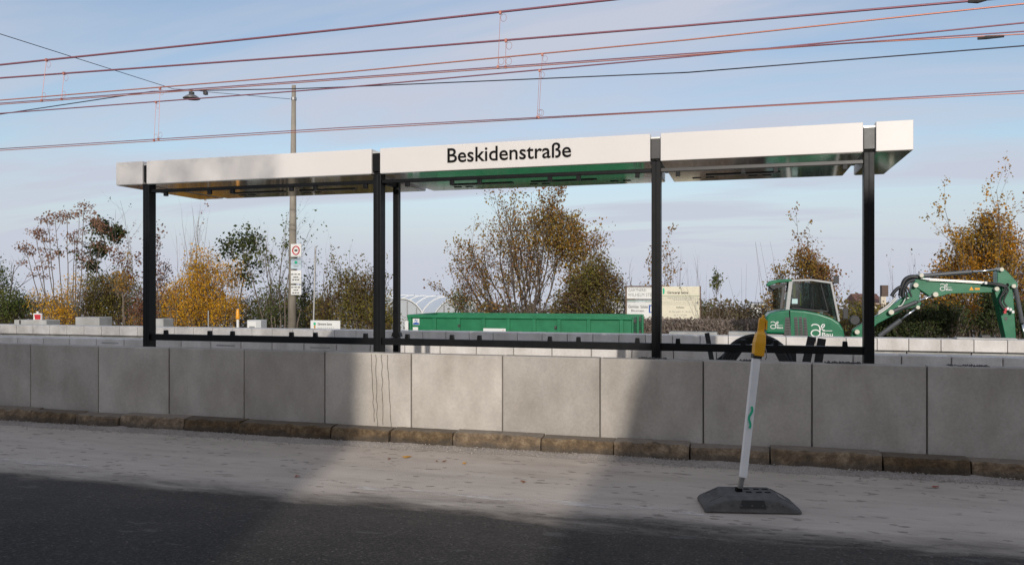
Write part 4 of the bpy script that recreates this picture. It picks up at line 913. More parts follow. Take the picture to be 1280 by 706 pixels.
# swing post with round lamp, bucket, undercarriage
q = ex(1068, 400, YB0); m = MB(); m.disc((q[0], q[1]), .13, YB0 - .1, YB0 + .05, 16); m.build('round_lamp', M_BLKPL, exc, bevel=.02)
q = ex(1066, 424, YB0); m = MB(); m.box((q[0] - .25, YB0 - .1, EG + .55), (q[0] + .15, YB1 + .1, q[1] + .05)); m.build('swing_bracket', M_EXC, exc, bevel=.03)
m = MB(); q = ex(1262, 452, YB0); m.prism([(q[0] - .1, q[1]), (q[0] + .25, q[1]), (q[0] + .3, EG + .35), (q[0] + .1, EG + .05), (q[0] - .35, EG + .02), (q[0] - .2, EG + .3)], YB0 - .25, YB1 + .25); m.build('bucket', M_DGREY, exc, bevel=.02)
xc = on_y(1010, 430, YE).x
for y0 in (YE - .05, YE + 1.45):
    m = MB(); rr, hl = .26, .82
    pr = [(xc - hl + rr * math.cos(t), EG + rr + rr * math.sin(t)) for t in [math.pi / 2 + math.pi * k / 8 for k in range(9)]] + [(xc + hl + rr * math.cos(t), EG + rr + rr * math.sin(t)) for t in [-math.pi / 2 + math.pi * k / 8 for k in range(9)]]
    m.prism(pr, y0, y0 + .38); tk = m.build('crawler_track', M_BLKPL, exc, bevel=.02)
    for k in range(4): m = MB(); m.disc((xc - hl + k * hl * 2 / 3, EG + rr), .17, y0 - .02, y0 + .4, 14); m.build('track_wheel', M_EXC, tk)
m = MB(); m.box((xc - .5, YE + .33, EG + .25), (xc + .5, YE + 1.45, EG + .52)); m.disc((xc, EG + .5), .01, YE + .4, YE + .5); m.build('undercarriage', M_DGREY, exc, bevel=.03)
m = MB(); m.tube([(xc, YE + .9, EG + .5), (xc, YE + .9, EG + .75)], .45, 18); m.build('slew_ring', M_DGREY, exc)

# ================================================================== BACKGROUND: SIGN BOARDS, SMALL SITE THINGS
def gz(Y):                                            # ground height at Y
    for (a, za), (b, zb) in zip(zip(ys, zs), zip(ys[1:], zs[1:])):
        if a <= Y <= b: return za + (zb - za) * (Y - a) / (b - a)
    return zs[-1]
YN = 28.0
lb = thing('nursery_board', 'wide off-white sign board with two panels, half hidden by the third post', 'sign', (on_y(805, 380, YN).x, YN, gz(YN)))
for px in (782.6, 826.5):
    a, b = on_y(px - .9, 357, YN), on_y(px + .9, 357, YN); m = MB(); m.box((a.x, YN + .0, gz(YN)), (b.x, YN + .06, a.z)); m.build('frame_post', M_BROWNF, lb)
for py in (357.2, 373.6):
    a, b = on_y(783.5, py, YN), on_y(825.6, py + 1.4, YN); m = MB(); m.box((a.x, YN + .0, b.z), (b.x, YN + .05, a.z)); m.build('frame_rail', M_BROWNF, lb)
o1, p1_, q1_ = px_board('upper_panel', lb, M_OFFW, (783.6, 358.6), (825.5, 373.4), YN + .01)
o2, p2_, q2_ = px_board('lower_panel', lb, M_OFFW, (783.6, 377.2), (825.5, 399), YN + .01)
a, b = on_y(783.6, 375.2, YN), on_y(825.5, 376.8, YN); m = MB(); m.box((a.x, YN + .012, b.z), (b.x, YN + .04, a.z)); m.build('pale_green_strip', plain('pale_green', (.45, .58, .50), .6), lb)
s_ = mpp(800, YN)
def btext(par, body, px, py, hpx, wpx, mat, Y, bold=.0):
    q = on_y(px, py, Y); return text_mesh('print', body, mat, par, (q.x, Y - .001, q.z), (1, 0, 0), (0, 0, 1), hpx * mpp(px, Y), width=wpx * mpp(px, Y), bold=bold, depth=.001)
btext(o1, 'GÄRTNEREI', 785.5, 364.2, 3.8, 22, M_GREYINK, YN + .008)
btext(o1, 'WILHELM STEIN', 785, 370.2, 4.2, 34, M_GREYINK, YN + .008)
btext(o2, 'Gemüse  Salate', 785.5, 384.8, 3.6, 24, M_DKINK, YN + .008)
btext(o2, 'Blumen', 789, 389.6, 3.2, 16, M_DKINK, YN + .008)
a, b = on_y(811, 381, YN), on_y(821, 391, YN); m = MB(); m.box((a.x, YN + .002, b.z), (b.x, YN + .009, a.z)); bp_ = m.build('blue_square', M_BLUE, o2)
btext(bp_, 'P', 812.8, 389.4, 7, 4.6, M_OFFW, YN + .001, .03)
YR = 27.6
rb = thing('nursery_board', 'square cream sign board with green line right of the third post', 'sign', (on_y(852, 380, YR).x, YR, gz(YR)))
o3, p3_, q3_ = px_board('panel', rb, M_CREAM, (827.5, 358), (874.4, 399.6), YR)
for px in (828.5, 875.2):
    a, b = on_y(px - .7, 357.4, YR), on_y(px + .7, 357, YR); m = MB(); m.box((a.x, YR + .032, gz(YR)), (b.x, YR + .09, a.z)); m.build('frame_post', M_BROWNF, rb)
a, b = on_y(827.5, 369.3, YR), on_y(874.4, 369.9, YR); m = MB(); m.box((a.x, YR - .004, b.z), (b.x, YR - .001, a.z)); m.build('green_line', plain('dull_green', (.12, .22, .12), .6), o3)
btext(o3, 'Gärtnerei Sanna', 834.2, 367, 3.2, 25.6, M_DKINK, YR - .002, .02)
for (x0, x1, py, hh) in ((834.5, 868, 371.9, .7), (842, 859, 374.5, .7), (860.5, 864, 374.5, 1.0)):
    m = MB(); n_ = int((x1 - x0) / 2.6) + 1
    for k in range(n_):
        a, b = on_y(x0 + (x1 - x0) * k / n_, py - hh / 2, YR), on_y(x0 + (x1 - x0) * (k + .72) / n_, py + hh / 2, YR); m.box((a.x, YR - .004, b.z), (b.x, YR - .001, a.z))
    m.build('fine_print', M_GREYINK, o3)
btext(o3, 'Hofladen', 845.4, 385.2, 2.6, 9.6, M_DKINK, YR - .002)
btext(o3, 'Di, Do und Fr  9 - 18 Uhr', 836.6, 390.4, 2.1, 27, M_GREYINK, YR - .002)
btext(o3, 'Sa  9 - 13 Uhr', 842.5, 394.6, 2.1, 16, M_GREYINK, YR - .002)
q = on_y(829.2, 364, YR); m = MB(); m.prism([(q.x - .02, q.z - .1), (q.x + .03, q.z - .09), (q.x + .045, q.z), (q.x + .03, q.z + .10), (q.x - .02, q.z + .12)], YR - .004, YR - .001); m.build('leaf_emblem', M_SPRAY, o3)

# small things standing behind the far coping
def block(name, label, cat, mat, a, b, Y, d=.4, bevel=.02, z0=None):
    p, q = on_y(*a, Y), on_y(*b, Y); z_ = gz(Y) if z0 is None else z0
    th_ = thing(name, label, cat, ((p.x + q.x) / 2, Y + d / 2, z_)); m = MB(); m.box((p.x, Y, z_), (q.x, Y + d, p.z)); m.build('body', mat, th_, bevel=bevel)
    return th_, p, q
t_, p, q = block('concrete_block', 'low flat concrete block behind the coping at far left', 'block', M_GREYC, (17.5, 399.6), (58, 405), 22.4, .6)
m = MB(); m.box((p.x + .25, 22.38, p.z - .5), (p.x + .31, 22.401, p.z - .01)); m.build('groove', M_DGREY, t_)
t_, p, q = block('concrete_block', 'taller concrete block behind the coping left of the first post', 'block', M_GREYC, (94, 396.2), (124, 405), 22.4, .6)
t_, p, q = block('concrete_block', 'concrete block peeking out right of the first post', 'block', M_GREYC, (192, 398.2), (204, 408), 22.4, .5)
t_, p, q = block('concrete_block', 'long low concrete block below the cream sign board', 'block', M_GREYC, (836, 414.6), (896.5, 424), 22.9, .5)
t_, p, q = block('concrete_block', 'long low concrete block left of the excavator', 'block', M_GREYC, (910.5, 414.6), (958, 424), 22.9, .5)
# red and white warning marker on the low block
a, b = on_y(41.5, 391.5, 22.6), on_y(51.5, 400, 22.6)
wm = thing('warning_marker', 'small white marker with a red patch on the low block at far left', 'marker', ((a.x + b.x) / 2, 22.6, b.z))
m = MB(); m.box((a.x, 22.6, b.z - .01), (b.x, 22.66, a.z)); m.build('panel', M_OFFW, wm, bevel=.01)
m = MB(); m.prism([(a.x + .09, b.z + .02), (b.x - .03, b.z + .02), (b.x - .02, a.z - .04), (a.x + .05, a.z - .04)], 22.592, 22.598); m.build('red_patch', M_RED, wm)
m = MB(); c = (a.x + b.x) / 2; m.box((c - .05, 22.61, a.z), (c + .03, 22.65, a.z + .07)); m.build('handle', M_OFFW, wm, bevel=.01)
# warning lamp post
c = on_y(297.3, 399, 22.2)
wl = thing('warning_lamp', 'thin white stake with an amber warning lamp before the yellow bush', 'warning lamp', (c.x, 22.2, gz(22.2)))
m = MB(); m.tube([(c.x, 22.2, gz(22.2)), (c.x, 22.2, c.z)], .042, 10); m.build('stake', M_OFFW, wl)
s_ = mpp(297, 22.2); m = MB(); m.loft([[Vector((c.x + r_ * s_ * math.cos(2 * math.pi * k / 12), 22.2 + r_ * s_ * math.sin(2 * math.pi * k / 12), c.z + z_ * s_)) for k in range(12)] for r_, z_ in ((2.4, 0), (2.6, 2), (2.3, 5), (2.0, 9), (1.7, 12.4), (.6, 13.2))]); m.build('amber_lamp', M_ORANGE, wl, smooth=True)
# switch cabinet
t_, p, q = block('switch_cabinet', 'small pale grey cabinet with white front beside the amber warning lamp', 'cabinet', plain('pale_grey_box', (.55, .55, .53), .5), (308.5, 399.8), (326, 412), 22.4, .35)
m = MB(); m.box((p.x + .04, 22.39, p.z - .34), (p.x + (q.x - p.x) * .66, 22.399, p.z - .05)); m.build('front_plate', M_OFFW, t_, bevel=.003)
m = MB(); m.box((p.x + .1, 22.383, p.z - .3), (p.x + .30, 22.389, p.z - .2)); m.build('label_plate', M_GREYINK, t_)
# white nursery sign
p, q = on_y(388, 400.2, 22.3), on_y(425, 413.6, 22.3)
ws = thing('nursery_sign', 'small white sign with a green and orange emblem right of the concrete pole', 'sign', ((p.x + q.x) / 2, 22.3, gz(22.3)))
m = MB(); m.box((p.x, 22.3, q.z - .12), (q.x, 22.33, p.z)); pn = m.build('panel', M_OFFW, ws, bevel=.01)
for k in (.15, .85): m = MB(); x = p.x + (q.x - p.x) * k; m.box((x - .02, 22.331, gz(22.3)), (x + .02, 22.36, p.z - .04)); m.build('leg', M_GALV, ws)
a = on_y(393.4, 404.5, 22.3); m = MB(); m.disc((a.x, a.z), .045, 22.294, 22.299); m.build('green_emblem', M_SPRAY, pn)
m = MB(); m.prism([(a.x - .03, a.z - .045), (a.x + .03, a.z - .045), (a.x + .02, a.z - .17), (a.x - .01, a.z - .19)], 22.294, 22.299); m.build('orange_emblem', MATS['yellow_leaf'], pn)
btext(pn, 'Gärtnerei Sanna', 397, 406, 2.6, 20, M_DKINK, 22.298, .02)
m = MB()
for k in range(9): x = on_y(397 + k * 2.4, 409.5, 22.3); m.box((x.x, 22.294, x.z - .008), (x.x + .035, 22.299, x.z + .008))
m.build('fine_print', M_GREYINK, pn)
# thin steel post with an outreached tip, taller than the hedge; and a thin post in the yellow bush
a = on_y(394.3, 309, 25.2); m = MB(); m.tube([(a.x - .1, 25.2, gz(25.2)), a, a + Vector((.10, 0, .05))], [.038, .03, .01], 8); m.build('steel_post', M_GALV, label='thin bare steel post right of the concrete pole', cat='post')
a = on_y(260.5, 388, 23.4); m = MB(); m.tube([(a.x, 23.4, gz(23.4)), a], .022, 8); m.build('steel_post', M_GALV, label='short thin stake in front of the yellow bush', cat='post')
# grating and plank on the far platform edge at right
p, q = on_y(1193, 422.6, YC + .3), on_y(1268, 424.6, YC + .3); m = MB(); m.box((p.x, YC + .1, ZC + .001), (q.x, YC + .35, ZC + .035)); m.build('plank', M_BROWNF if False else M_GREYC, bevel=.006, label='flat grey plank lying on the far coping at right', cat='plank')
p, q = on_y(1226, 420.6, YC + .2), on_y(1237, 424, YC + .2); m = MB(); m.box((p.x, YC + .12, ZC + .036), (q.x, YC + .3, ZC + .09)); m.build('offcut', M_DGREY, bevel=.006, label='small dark offcut lying on the grey plank', cat='offcut')

# polytunnels of the nursery
def tunnel(label, pxl, pxr, pytop, Y, length, ang):
    p, q = on_y(pxl, pytop, Y), on_y(pxr, pytop, Y); w_ = (q.x - p.x) / 2; c = (p.x + q.x) / 2; zb = gz(Y) - .05; h_ = p.z - zb
    t_ = thing('polytunnel', label, 'greenhouse', (c, Y, zb))
    ca, sa = math.cos(ang), math.sin(ang)
    def pt(u, l, z): return Vector((c + u * 1.0 + l * sa * -1, Y + l * ca, zb + z))
    arc = [(-w_ * math.cos(math.pi * k / 16), h_ * math.sin(math.pi * k / 16) ** .85) for k in range(17)]
    m = MB(); vs = []; nL = 8
    for j in range(nL + 1): vs += [pt(u, length * j / nL, z) for u, z in arc]
    m.add(vs, [(j * 17 + k, j * 17 + k + 1, (j + 1) * 17 + k + 1, (j + 1) * 17 + k) for j in range(nL) for k in range(16)]); m.build('film', M_POLY, t_, smooth=True)
    m = MB(); m.add([pt(u * .985, .08, z * .985) for u, z in arc], [tuple(range(17))]); m.build('end_wall', plain('dull_film', (.42, .44, .45), .5), t_)
    for j in range(0, nL + 1, 1): m = MB(); m.tube([pt(u * 1.01, length * j / nL - .02, z * 1.01) for u, z in arc], .035, 6); m.build('hoop', M_OFFW, t_)
    for u in (-.5, -.15, .2, .55): m = MB(); m.tube([pt(u * w_, .05, 0), pt(u * w_, .05, h_ * math.sqrt(max(0, 1 - u * u)) * .97)], .03, 6); m.build('end_post', M_GALV, t_)
    return t_
tunnel('long pale polytunnel greenhouse behind the green container', 535, 618, 371.5, 44, 30, R(34))
tunnel('second polytunnel greenhouse, farther left behind the thin post', 470, 536, 373.5, 47, 30, R(34))
# far houses
def far_house(label, pxl, pxr, py_eave, py_ridge, Y, d, wallm, roofm, chim=None, wins=()):
    p, q = on_y(pxl, py_eave, Y), on_y(pxr, py_eave, Y); zb = gz(Y) - .1; zr = on_y((pxl + pxr) / 2, py_ridge, Y + d / 2).z
    t_ = thing('house', label, 'house', ((p.x + q.x) / 2, Y + d / 2, zb))
    m = MB(); m.box((p.x, Y, zb), (q.x, Y + d, p.z)); m.build('wall', wallm, t_)
    m = MB(); e_ = .35; m.loft([[Vector((x, Y - e_, p.z - .1)), Vector((x, Y + d + e_, p.z - .1)), Vector((x, Y + d / 2, zr))] for x in (p.x - e_, q.x + e_)]); rf = m.build('roof', roofm, t_)
    if chim:
        a, b, pt_, pm_ = chim; Yc = Y - .3; A, B = on_y(a, pt_, Yc), on_y(b, pm_, Yc); m = MB(); m.box((A.x, Yc, B.z), (B.x, Yc + .9, A.z)); m.build('chimney', M_CHIM, rf)
        m = MB(); m.box((A.x - .05, Yc + .02, zb), (B.x - .15, Yc + .88, B.z - .002)); m.build('chimney_breast', M_PLASTER, rf)
    for (a, pa, b, pb_) in wins:
        A, B = on_y(a, pa, Y), on_y(b, pb_, Y); m = MB(); m.box((A.x, Y - .02, B.z), (B.x, Y + .03, A.z)); m.build('window', M_GLASSW, t_)
far_house('far house with red-brown roof and tall chimney behind the excavator boom', 1080, 1101, 379, 367, 62, 9, M_PLASTER, M_ROOF, (1102.5, 1110.5, 356.5, 370.5))
far_house('long low white building far behind the excavator cab', 939, 985, 380, 377.5, 120, 14, M_OFFW, M_GREYC, None, ((942, 382, 946, 384), (948, 382, 953, 384), (955, 382, 960, 384)))
far_house('pale shed behind the left sign board', 765, 779, 372, 369, 52, 6, plain('pale_shed', (.60, .61, .62), .7), M_GREYC)

# ================================================================== PLANTS
def lm(k): return MATS[k]
leafmat('leaf_yellow', [(0.325, 0.188, 0.025), (0.650, 0.362, 0.025), (0.750, 0.450, 0.019), (0.750, 0.338, 0.025)], [(0.375, 0.275, 0.037), (0.750, 0.425, 0.025), (0.625, 0.250, 0.025)])
leafmat('leaf_autumn', [(.12, .075, .025), (.32, .18, .04), (.44, .26, .035), (.20, .18, .035)], [(.26, .10, .035), (.36, .16, .045), (.15, .11, .035), (.42, .24, .05)])
leafmat('leaf_olive', [(0.081, 0.088, 0.025), (0.188, 0.175, 0.035), (0.300, 0.225, 0.037), (0.125, 0.088, 0.037)], [(0.125, 0.075, 0.037), (0.213, 0.125, 0.050), (0.163, 0.163, 0.037)])
leafmat('leaf_green', [(0.037, 0.060, 0.018), (0.094, 0.131, 0.027), (0.163, 0.188, 0.037)], [(0.069, 0.094, 0.022), (0.200, 0.188, 0.037)])
leafmat('leaf_dark', [(0.022, 0.040, 0.015), (0.056, 0.075, 0.022), (0.094, 0.106, 0.027)])
leafmat('leaf_redbrown', [(0.125, 0.044, 0.037), (0.213, 0.081, 0.050), (0.275, 0.138, 0.062), (0.112, 0.062, 0.044)])
leafmat('leaf_dry', [(0.16, 0.085, 0.055), (0.31, 0.165, 0.105), (0.42, 0.25, 0.15), (0.24, 0.11, 0.07)])
leafmat('leaf_orange', [(0.275, 0.150, 0.025), (0.562, 0.275, 0.025), (0.700, 0.312, 0.019), (0.250, 0.188, 0.037)], [(0.163, 0.125, 0.037), (0.375, 0.237, 0.037), (0.525, 0.250, 0.025)])
leafmat('leaf_scrub', [(0.081, 0.060, 0.041), (0.163, 0.112, 0.069), (0.250, 0.175, 0.106), (0.106, 0.088, 0.037)], [(0.163, 0.112, 0.037), (0.112, 0.125, 0.037), (0.213, 0.138, 0.062)])
leafmat('leaf_hedge', [(0.188, 0.144, 0.119), (0.312, 0.250, 0.213), (0.400, 0.325, 0.275), (0.225, 0.163, 0.125)])

class Plant:
    def __init__(s, seed): s.r = random.Random(seed); s.wood = MB(); s.lv, s.lf = [], []; s.tips = []
    def leaf(s, p, size, down=.2):
        r = s.r; a = Vector((r.gauss(0, 1), r.gauss(0, 1), r.gauss(0, 1) - down)); a.normalize()
        b = Vector((r.gauss(0, 1), r.gauss(0, 1), r.gauss(0, 1))); b = a.cross(b)
        if b.length < 1e-4: return
        b.normalize(); c = a.cross(b) * size * .18
        L = size * r.uniform(.7, 1.35); W = L * r.uniform(.28, .42)
        o = len(s.lv); s.lv += [p, p + a * L * .5 + b * W + c, p + a * L, p + a * L * .5 - b * W + c]; s.lf.append((o, o + 1, o + 2, o + 3))
    def clump(s, p, n, spread, size, flat=1.0):
        for _ in range(n): s.leaf(p + Vector((s.r.gauss(0, spread), s.r.gauss(0, spread), s.r.gauss(0, spread * flat))), size)
    def grow(s, p, d, L, r0, lvl, maxl, kids=5, ang=(18, 45), up=.12, wig=.12, first=.3, ratio=.55, taper=.25, leaf=None):
        r = s.r; n = max(4, int(L / .35)); pts = [p.copy()]; d = d.normalized(); rad = [r0]
        for i in range(n):
            d = (d + Vector((r.gauss(0, wig), r.gauss(0, wig), r.gauss(0, wig * .6) + up * .35))).normalized()
            pts.append(pts[-1] + d * L / n); rad.append(r0 * (1 - (1 - taper) * (i + 1) / n))
        s.wood.tube(pts, rad, 6 if lvl == 0 else (4 if lvl == 1 else 3), cap=False)
        if lvl < maxl:
            for k in range(kids):
                t = first + (1 - first) * (k + r.random()) / kids; i = min(n - 1, int(t * n)); q = pts[i].lerp(pts[i + 1], t * n - i)
                dd = (pts[i + 1] - pts[i]).normalized(); ax_ = dd.cross(Vector((r.gauss(0, 1), r.gauss(0, 1), r.gauss(0, 1)))).normalized()
                nd_ = Quaternion(ax_, R(r.uniform(*ang))) @ dd
                s.grow(q, nd_, L * ratio * (1.15 - .55 * t) * r.uniform(.7, 1.2), rad[i] * .58, lvl + 1, maxl, kids, ang, up, wig * 1.15, .2, ratio, taper, leaf)
        if leaf and lvl >= leaf.get('lvl', maxl):
            for i in range(1, len(pts)):
                h = pts[i]
                if r.random() < leaf['p'](h):
                    s.clump(h, r.randint(*leaf['n']), leaf['spread'], leaf['size'])
        if lvl >= 1: s.tips.append((pts[-1], lvl))
    def blob(s, c, rad, nclump, per, spread, size, shell=.45, holes=.0):
        r = s.r; nclump = int(nclump * 1.45); size *= .88
        for _ in range(nclump):
            while True:
                u = Vector((r.uniform(-1, 1), r.uniform(-1, 1), r.uniform(-1, 1)))
                if shell < u.length < 1: break
            q = Vector((c.x + u.x * rad[0], c.y + u.y * rad[1], c.z + u.z * rad[2]))
            k = 1 + .35 * mnoise.noise(q * .9 + Vector((s.r.random() * 0, 7, 3)))
            q = c + (q - c) * k
            if mnoise.noise(q * 1.4) < -.28 + holes * .3: continue
            s.clump(q, r.randint(int(per * .5), int(per * 1.5)), spread, size * r.uniform(.75, 1.25))
            if r.random() < .55:
                e = q + (c - q) * r.uniform(.25, .5) + Vector((0, 0, -r.uniform(.2, .55))); o_ = (q - e) * .35
                s.wood.tube([q + o_ + Vector((r.gauss(0, .05), 0, 0)), q, q.lerp(e, .5) + Vector((r.gauss(0, .04), r.gauss(0, .04), 0)), e], [.003, .0055, .007, .009], 3, cap=False)
    def build(s, name, label, cat, base, leafm, woodm=M_BARK, group=None):
        t = thing(name, label, cat, tuple(base), group)
        if s.wood.v: s.wood.build('trunk', woodm, t)
        if s.lv:
            me = bpy.data.meshes.new('crown'); b = Vector(base); me.from_pydata([tuple(p - b) for p in s.lv], [], s.lf); me.materials.append(leafm)
            o = bpy.data.objects.new('crown', me); col.objects.link(o); o.parent = t
        return t
def base_at(px, Y): q = on_y(px, 400, Y); return Vector((q.x, Y, gz(Y)))
def H(px, py, Y): return on_y(px, py, Y).z - gz(Y)
def blobpx(pl, px, py, rx, ry, Y, n, per, spread, size, shell=.4, depth=None, holes=0):
    c = on_y(px, py, Y); k = mpp(px, Y); pl.blob(c, (rx * k, (depth or rx * k), ry * k), n, per, spread, size, shell, holes)
GT = 'trees and shrubs beyond the tracks'
UP = Vector((0, 0, 1))

# -- big central tree: many stems fanning out, leaves dense on the right
Y = 30.0; b = base_at(655, Y); P = Plant(11); hh = H(660, 250, Y)
for k in range(17):
    a = -1.0 + 1.32 * k / 16; 
    L = hh * (1.0 - .30 * abs(a) ** 1.3) * P.r.uniform(.88, 1.0) * (1.08 if abs(a) < .2 else 1)
    d = Vector((math.sin(a), P.r.uniform(-.25, .25), math.cos(a)))
    xr = on_y(700, 300, Y).x
    def pr(h, xr=xr): return min(.95, max(.42, .52 + (h.x - xr + 1.4) * .30))
    P.grow(b + Vector((P.r.uniform(-.7, .7), P.r.uniform(-.3, .3), 0)), d, L, .050, 0, 2, 7, (14, 38), .10, .07, .30, .42, .22, dict(lvl=1, p=pr, n=(1, 4), spread=.10, size=.095))
blobpx(P, 705, 300, 30, 36, Y, 190, 13, .17, .10, .2); blobpx(P, 725, 335, 22, 40, Y, 120, 13, .17, .10, .2); blobpx(P, 672, 285, 26, 28, Y, 60, 8, .18, .09, .2); blobpx(P, 745, 300, 16, 22, Y, 45, 8, .16, .09, .2); blobpx(P, 688, 270, 24, 18, Y, 70, 9, .17, .09, .1); blobpx(P, 655, 330, 22, 40, Y, 70, 8, .2, .085, .1); blobpx(P, 610, 340, 34, 46, Y, 110, 7, .22, .085, .1); blobpx(P, 640, 290, 34, 34, Y, 80, 8, .2, .085, .1); blobpx(P, 580, 355, 26, 28, Y, 50, 6, .2, .085, .1); blobpx(P, 720, 372, 30, 18, Y, 70, 10, .16, .09, .1)
P.build('autumn_tree', 'large many-stemmed autumn tree behind the green container', 'tree', b, lm('leaf_autumn'), M_BARK, GT)
# -- reddish dense bush right of it
Y = 29.0; b = base_at(740, Y); P = Plant(12)
for k in range(7): P.grow(b + Vector((P.r.uniform(-.8, .8), 0, 0)), Vector((P.r.uniform(-.35, .35), P.r.uniform(-.2, .2), 1)), H(740, 335, Y) * P.r.uniform(.7, 1), .035, 0, 2, 5, (20, 50), .06, .1, .2, .5, .25, None)
blobpx(P, 735, 362, 30, 30, Y, 250, 13, .16, .085, .1); blobpx(P, 748, 340, 20, 22, Y, 110, 12, .15, .085, .1); blobpx(P, 765, 368, 17, 24, Y, 110, 12, .14, .085, .1); blobpx(P, 715, 378, 25, 18, Y, 110, 12, .15, .085, .1)
P.build('dense_shrub', 'dense red-brown and olive shrub left of the sign boards', 'shrub', b, lm('leaf_olive'), M_BARK, GT)
# -- small yellow-green bush at the polytunnel end
Y = 33; b = base_at(575, Y); P = Plant(13); P.grow(b, UP, 1.4, .03, 0, 1, 5, leaf=None); blobpx(P, 575, 372, 14, 10, Y, 50, 11, .14, .09, .1); blobpx(P, 583, 388, 16, 10, Y, 50, 11, .14, .09, .1)
P.build('small_bush', 'small yellow-green bush before the polytunnel end', 'shrub', b, lm('leaf_green'), M_BARK, GT)

# -- left group
def whips(P, pxs, Y, pytop, r0=.012, lean=.12, kids=2, leaf=None, maxl=1):
    for px, py in zip(pxs, pytop):
        b_ = base_at(px + P.r.uniform(-3, 3), Y); P.grow(b_, Vector((P.r.gauss(0, lean), P.r.gauss(0, lean), 1)), H(px, py, Y), r0, 0, maxl, kids, (8, 22), .05, .035, .45, .35, .18, leaf)
# far-left green bush
Y = 29; b = base_at(5, Y); P = Plant(21); P.grow(b, UP, H(5, 330, Y), .06, 0, 2, 5, leaf=None); blobpx(P, -6, 352, 14, 30, Y, 120, 12, .18, .10, .1); blobpx(P, 14, 382, 24, 18, Y, 170, 12, .18, .10, .1); blobpx(P, -10, 390, 24, 20, Y, 100, 12, .18, .10, .1)
P.build('green_bush', 'dark green bush at the far left edge', 'shrub', b, lm('leaf_green'), M_BARK, GT)
# tall weedy stems with dry brown tufts
Y = 28; b = base_at(92, Y); P = Plant(22)
for (bx, tx, ty) in ((60, 37, 308), (66, 48, 290), (72, 62, 275), (80, 70, 270), (86, 84, 268), (92, 97, 266), (97, 103, 256), (104, 112, 275), (112, 122, 282), (75, 55, 290), (90, 92, 300), (70, 43, 315)):
    p0_, p1_ = on_y(bx, 405, Y), on_y(tx, ty, Y); p0_.z = gz(Y); d = p1_ - p0_
    pts = []
    for k in range(9): t = k / 8; q = p0_.lerp(p1_, t); q.x += d.x * .35 * (t * t - t) + P.r.gauss(0, .015); q.y += P.r.uniform(-.03, .03) + (bx - 85) * .01 * t; pts.append(q)
    P.wood.tube(pts, [.032 * (1 - .7 * k / 8) for k in range(9)], 5, cap=False)
    for k in range(3):
        q = pts[5 + k]; e = q + Vector((P.r.uniform(-.5, .5), P.r.uniform(-.4, .4), P.r.uniform(.3, .6))); P.wood.tube([q, q.lerp(e, .5) + Vector((0, 0, -.04)), e], [.012, .009, .006], 4, cap=False); P.clump(e, 36, .13, .085, .45)
    P.clump(pts[-1], 85, .19, .09, .45)
P.build('weedy_tree', 'tall bare weedy stems topped with dry brown tufts, left of the first post', 'shrub', b, lm('leaf_dry'), M_TWIG, GT)
# green drooping leaves behind
Y = 29.5; b = base_at(128, Y); P = Plant(23); P.grow(b, Vector((.05, 0, 1)), H(130, 290, Y), .04, 0, 2, 5, (25, 60), .02, .1, .5, .4, .25, dict(lvl=1, p=lambda h: .25, n=(1, 3), spread=.1, size=.14))
for (x, y, rx, ry, n) in ((128, 285, 17, 8, 34), (143, 292, 9, 9, 20), (122, 312, 11, 8, 20), (113, 330, 9, 6, 16)): blobpx(P, x, y, rx, ry, Y, n, 9, .13, .17, .1)
P.build('leafy_tree', 'slim tree with drooping dark green leaves left of the first post', 'tree', b, lm('leaf_dark'), M_TWIG, GT)
# rounded brown-olive bush
Y = 29; b = base_at(135, Y); P = Plant(24)
for k in range(6): P.grow(b + Vector((P.r.uniform(-.8, .8), 0, 0)), Vector((P.r.uniform(-.4, .4), 0, 1)), H(135, 350, Y) * P.r.uniform(.7, 1), .03, 0, 2, 5, leaf=None)
blobpx(P, 135, 370, 34, 36, Y, 560, 13, .17, .085, .15)
P.build('round_bush', 'rounded brown-olive bush left of the first post', 'shrub', b, lm('leaf_olive'), M_BARK, GT)
# yellow shrubs
Y = 26.5; b = base_at(75, Y); P = Plant(25); P.grow(b, UP, H(80, 365, Y), .025, 0, 2, 5, leaf=None); blobpx(P, 70, 384, 17, 20, Y, 90, 9, .14, .075, .0); blobpx(P, 92, 362, 16, 18, Y, 45, 7, .15, .075, 0); blobpx(P, 80, 398, 18, 10, Y, 60, 9, .14, .075, 0); blobpx(P, 44, 372, 10, 12, Y, 22, 7, .14, .075, 0)
P.build('yellow_shrub', 'low golden shrub below the dry brown tufts', 'shrub', b, lm('leaf_yellow'), M_TWIG, GT)
Y = 26.5; b = base_at(152, Y); P = Plant(26); P.grow(b, Vector((0, 0, 1)), H(152, 320, Y), .025, 0, 2, 6, (20, 50), .1, .07, .45, .3, .2, dict(lvl=1, p=lambda h: .10, n=(1, 3), spread=.08, size=.08)); blobpx(P, 153, 352, 13, 12, Y, 50, 8, .13, .08, 0); blobpx(P, 161, 320, 6, 6, Y, 14, 6, .09, .08, 0); blobpx(P, 172, 400, 10, 6, Y, 20, 7, .1, .07, 0)
P.build('orange_sapling', 'slim sapling with orange leaves beside the first post', 'tree', b, lm('leaf_orange'), M_BARKL, GT)
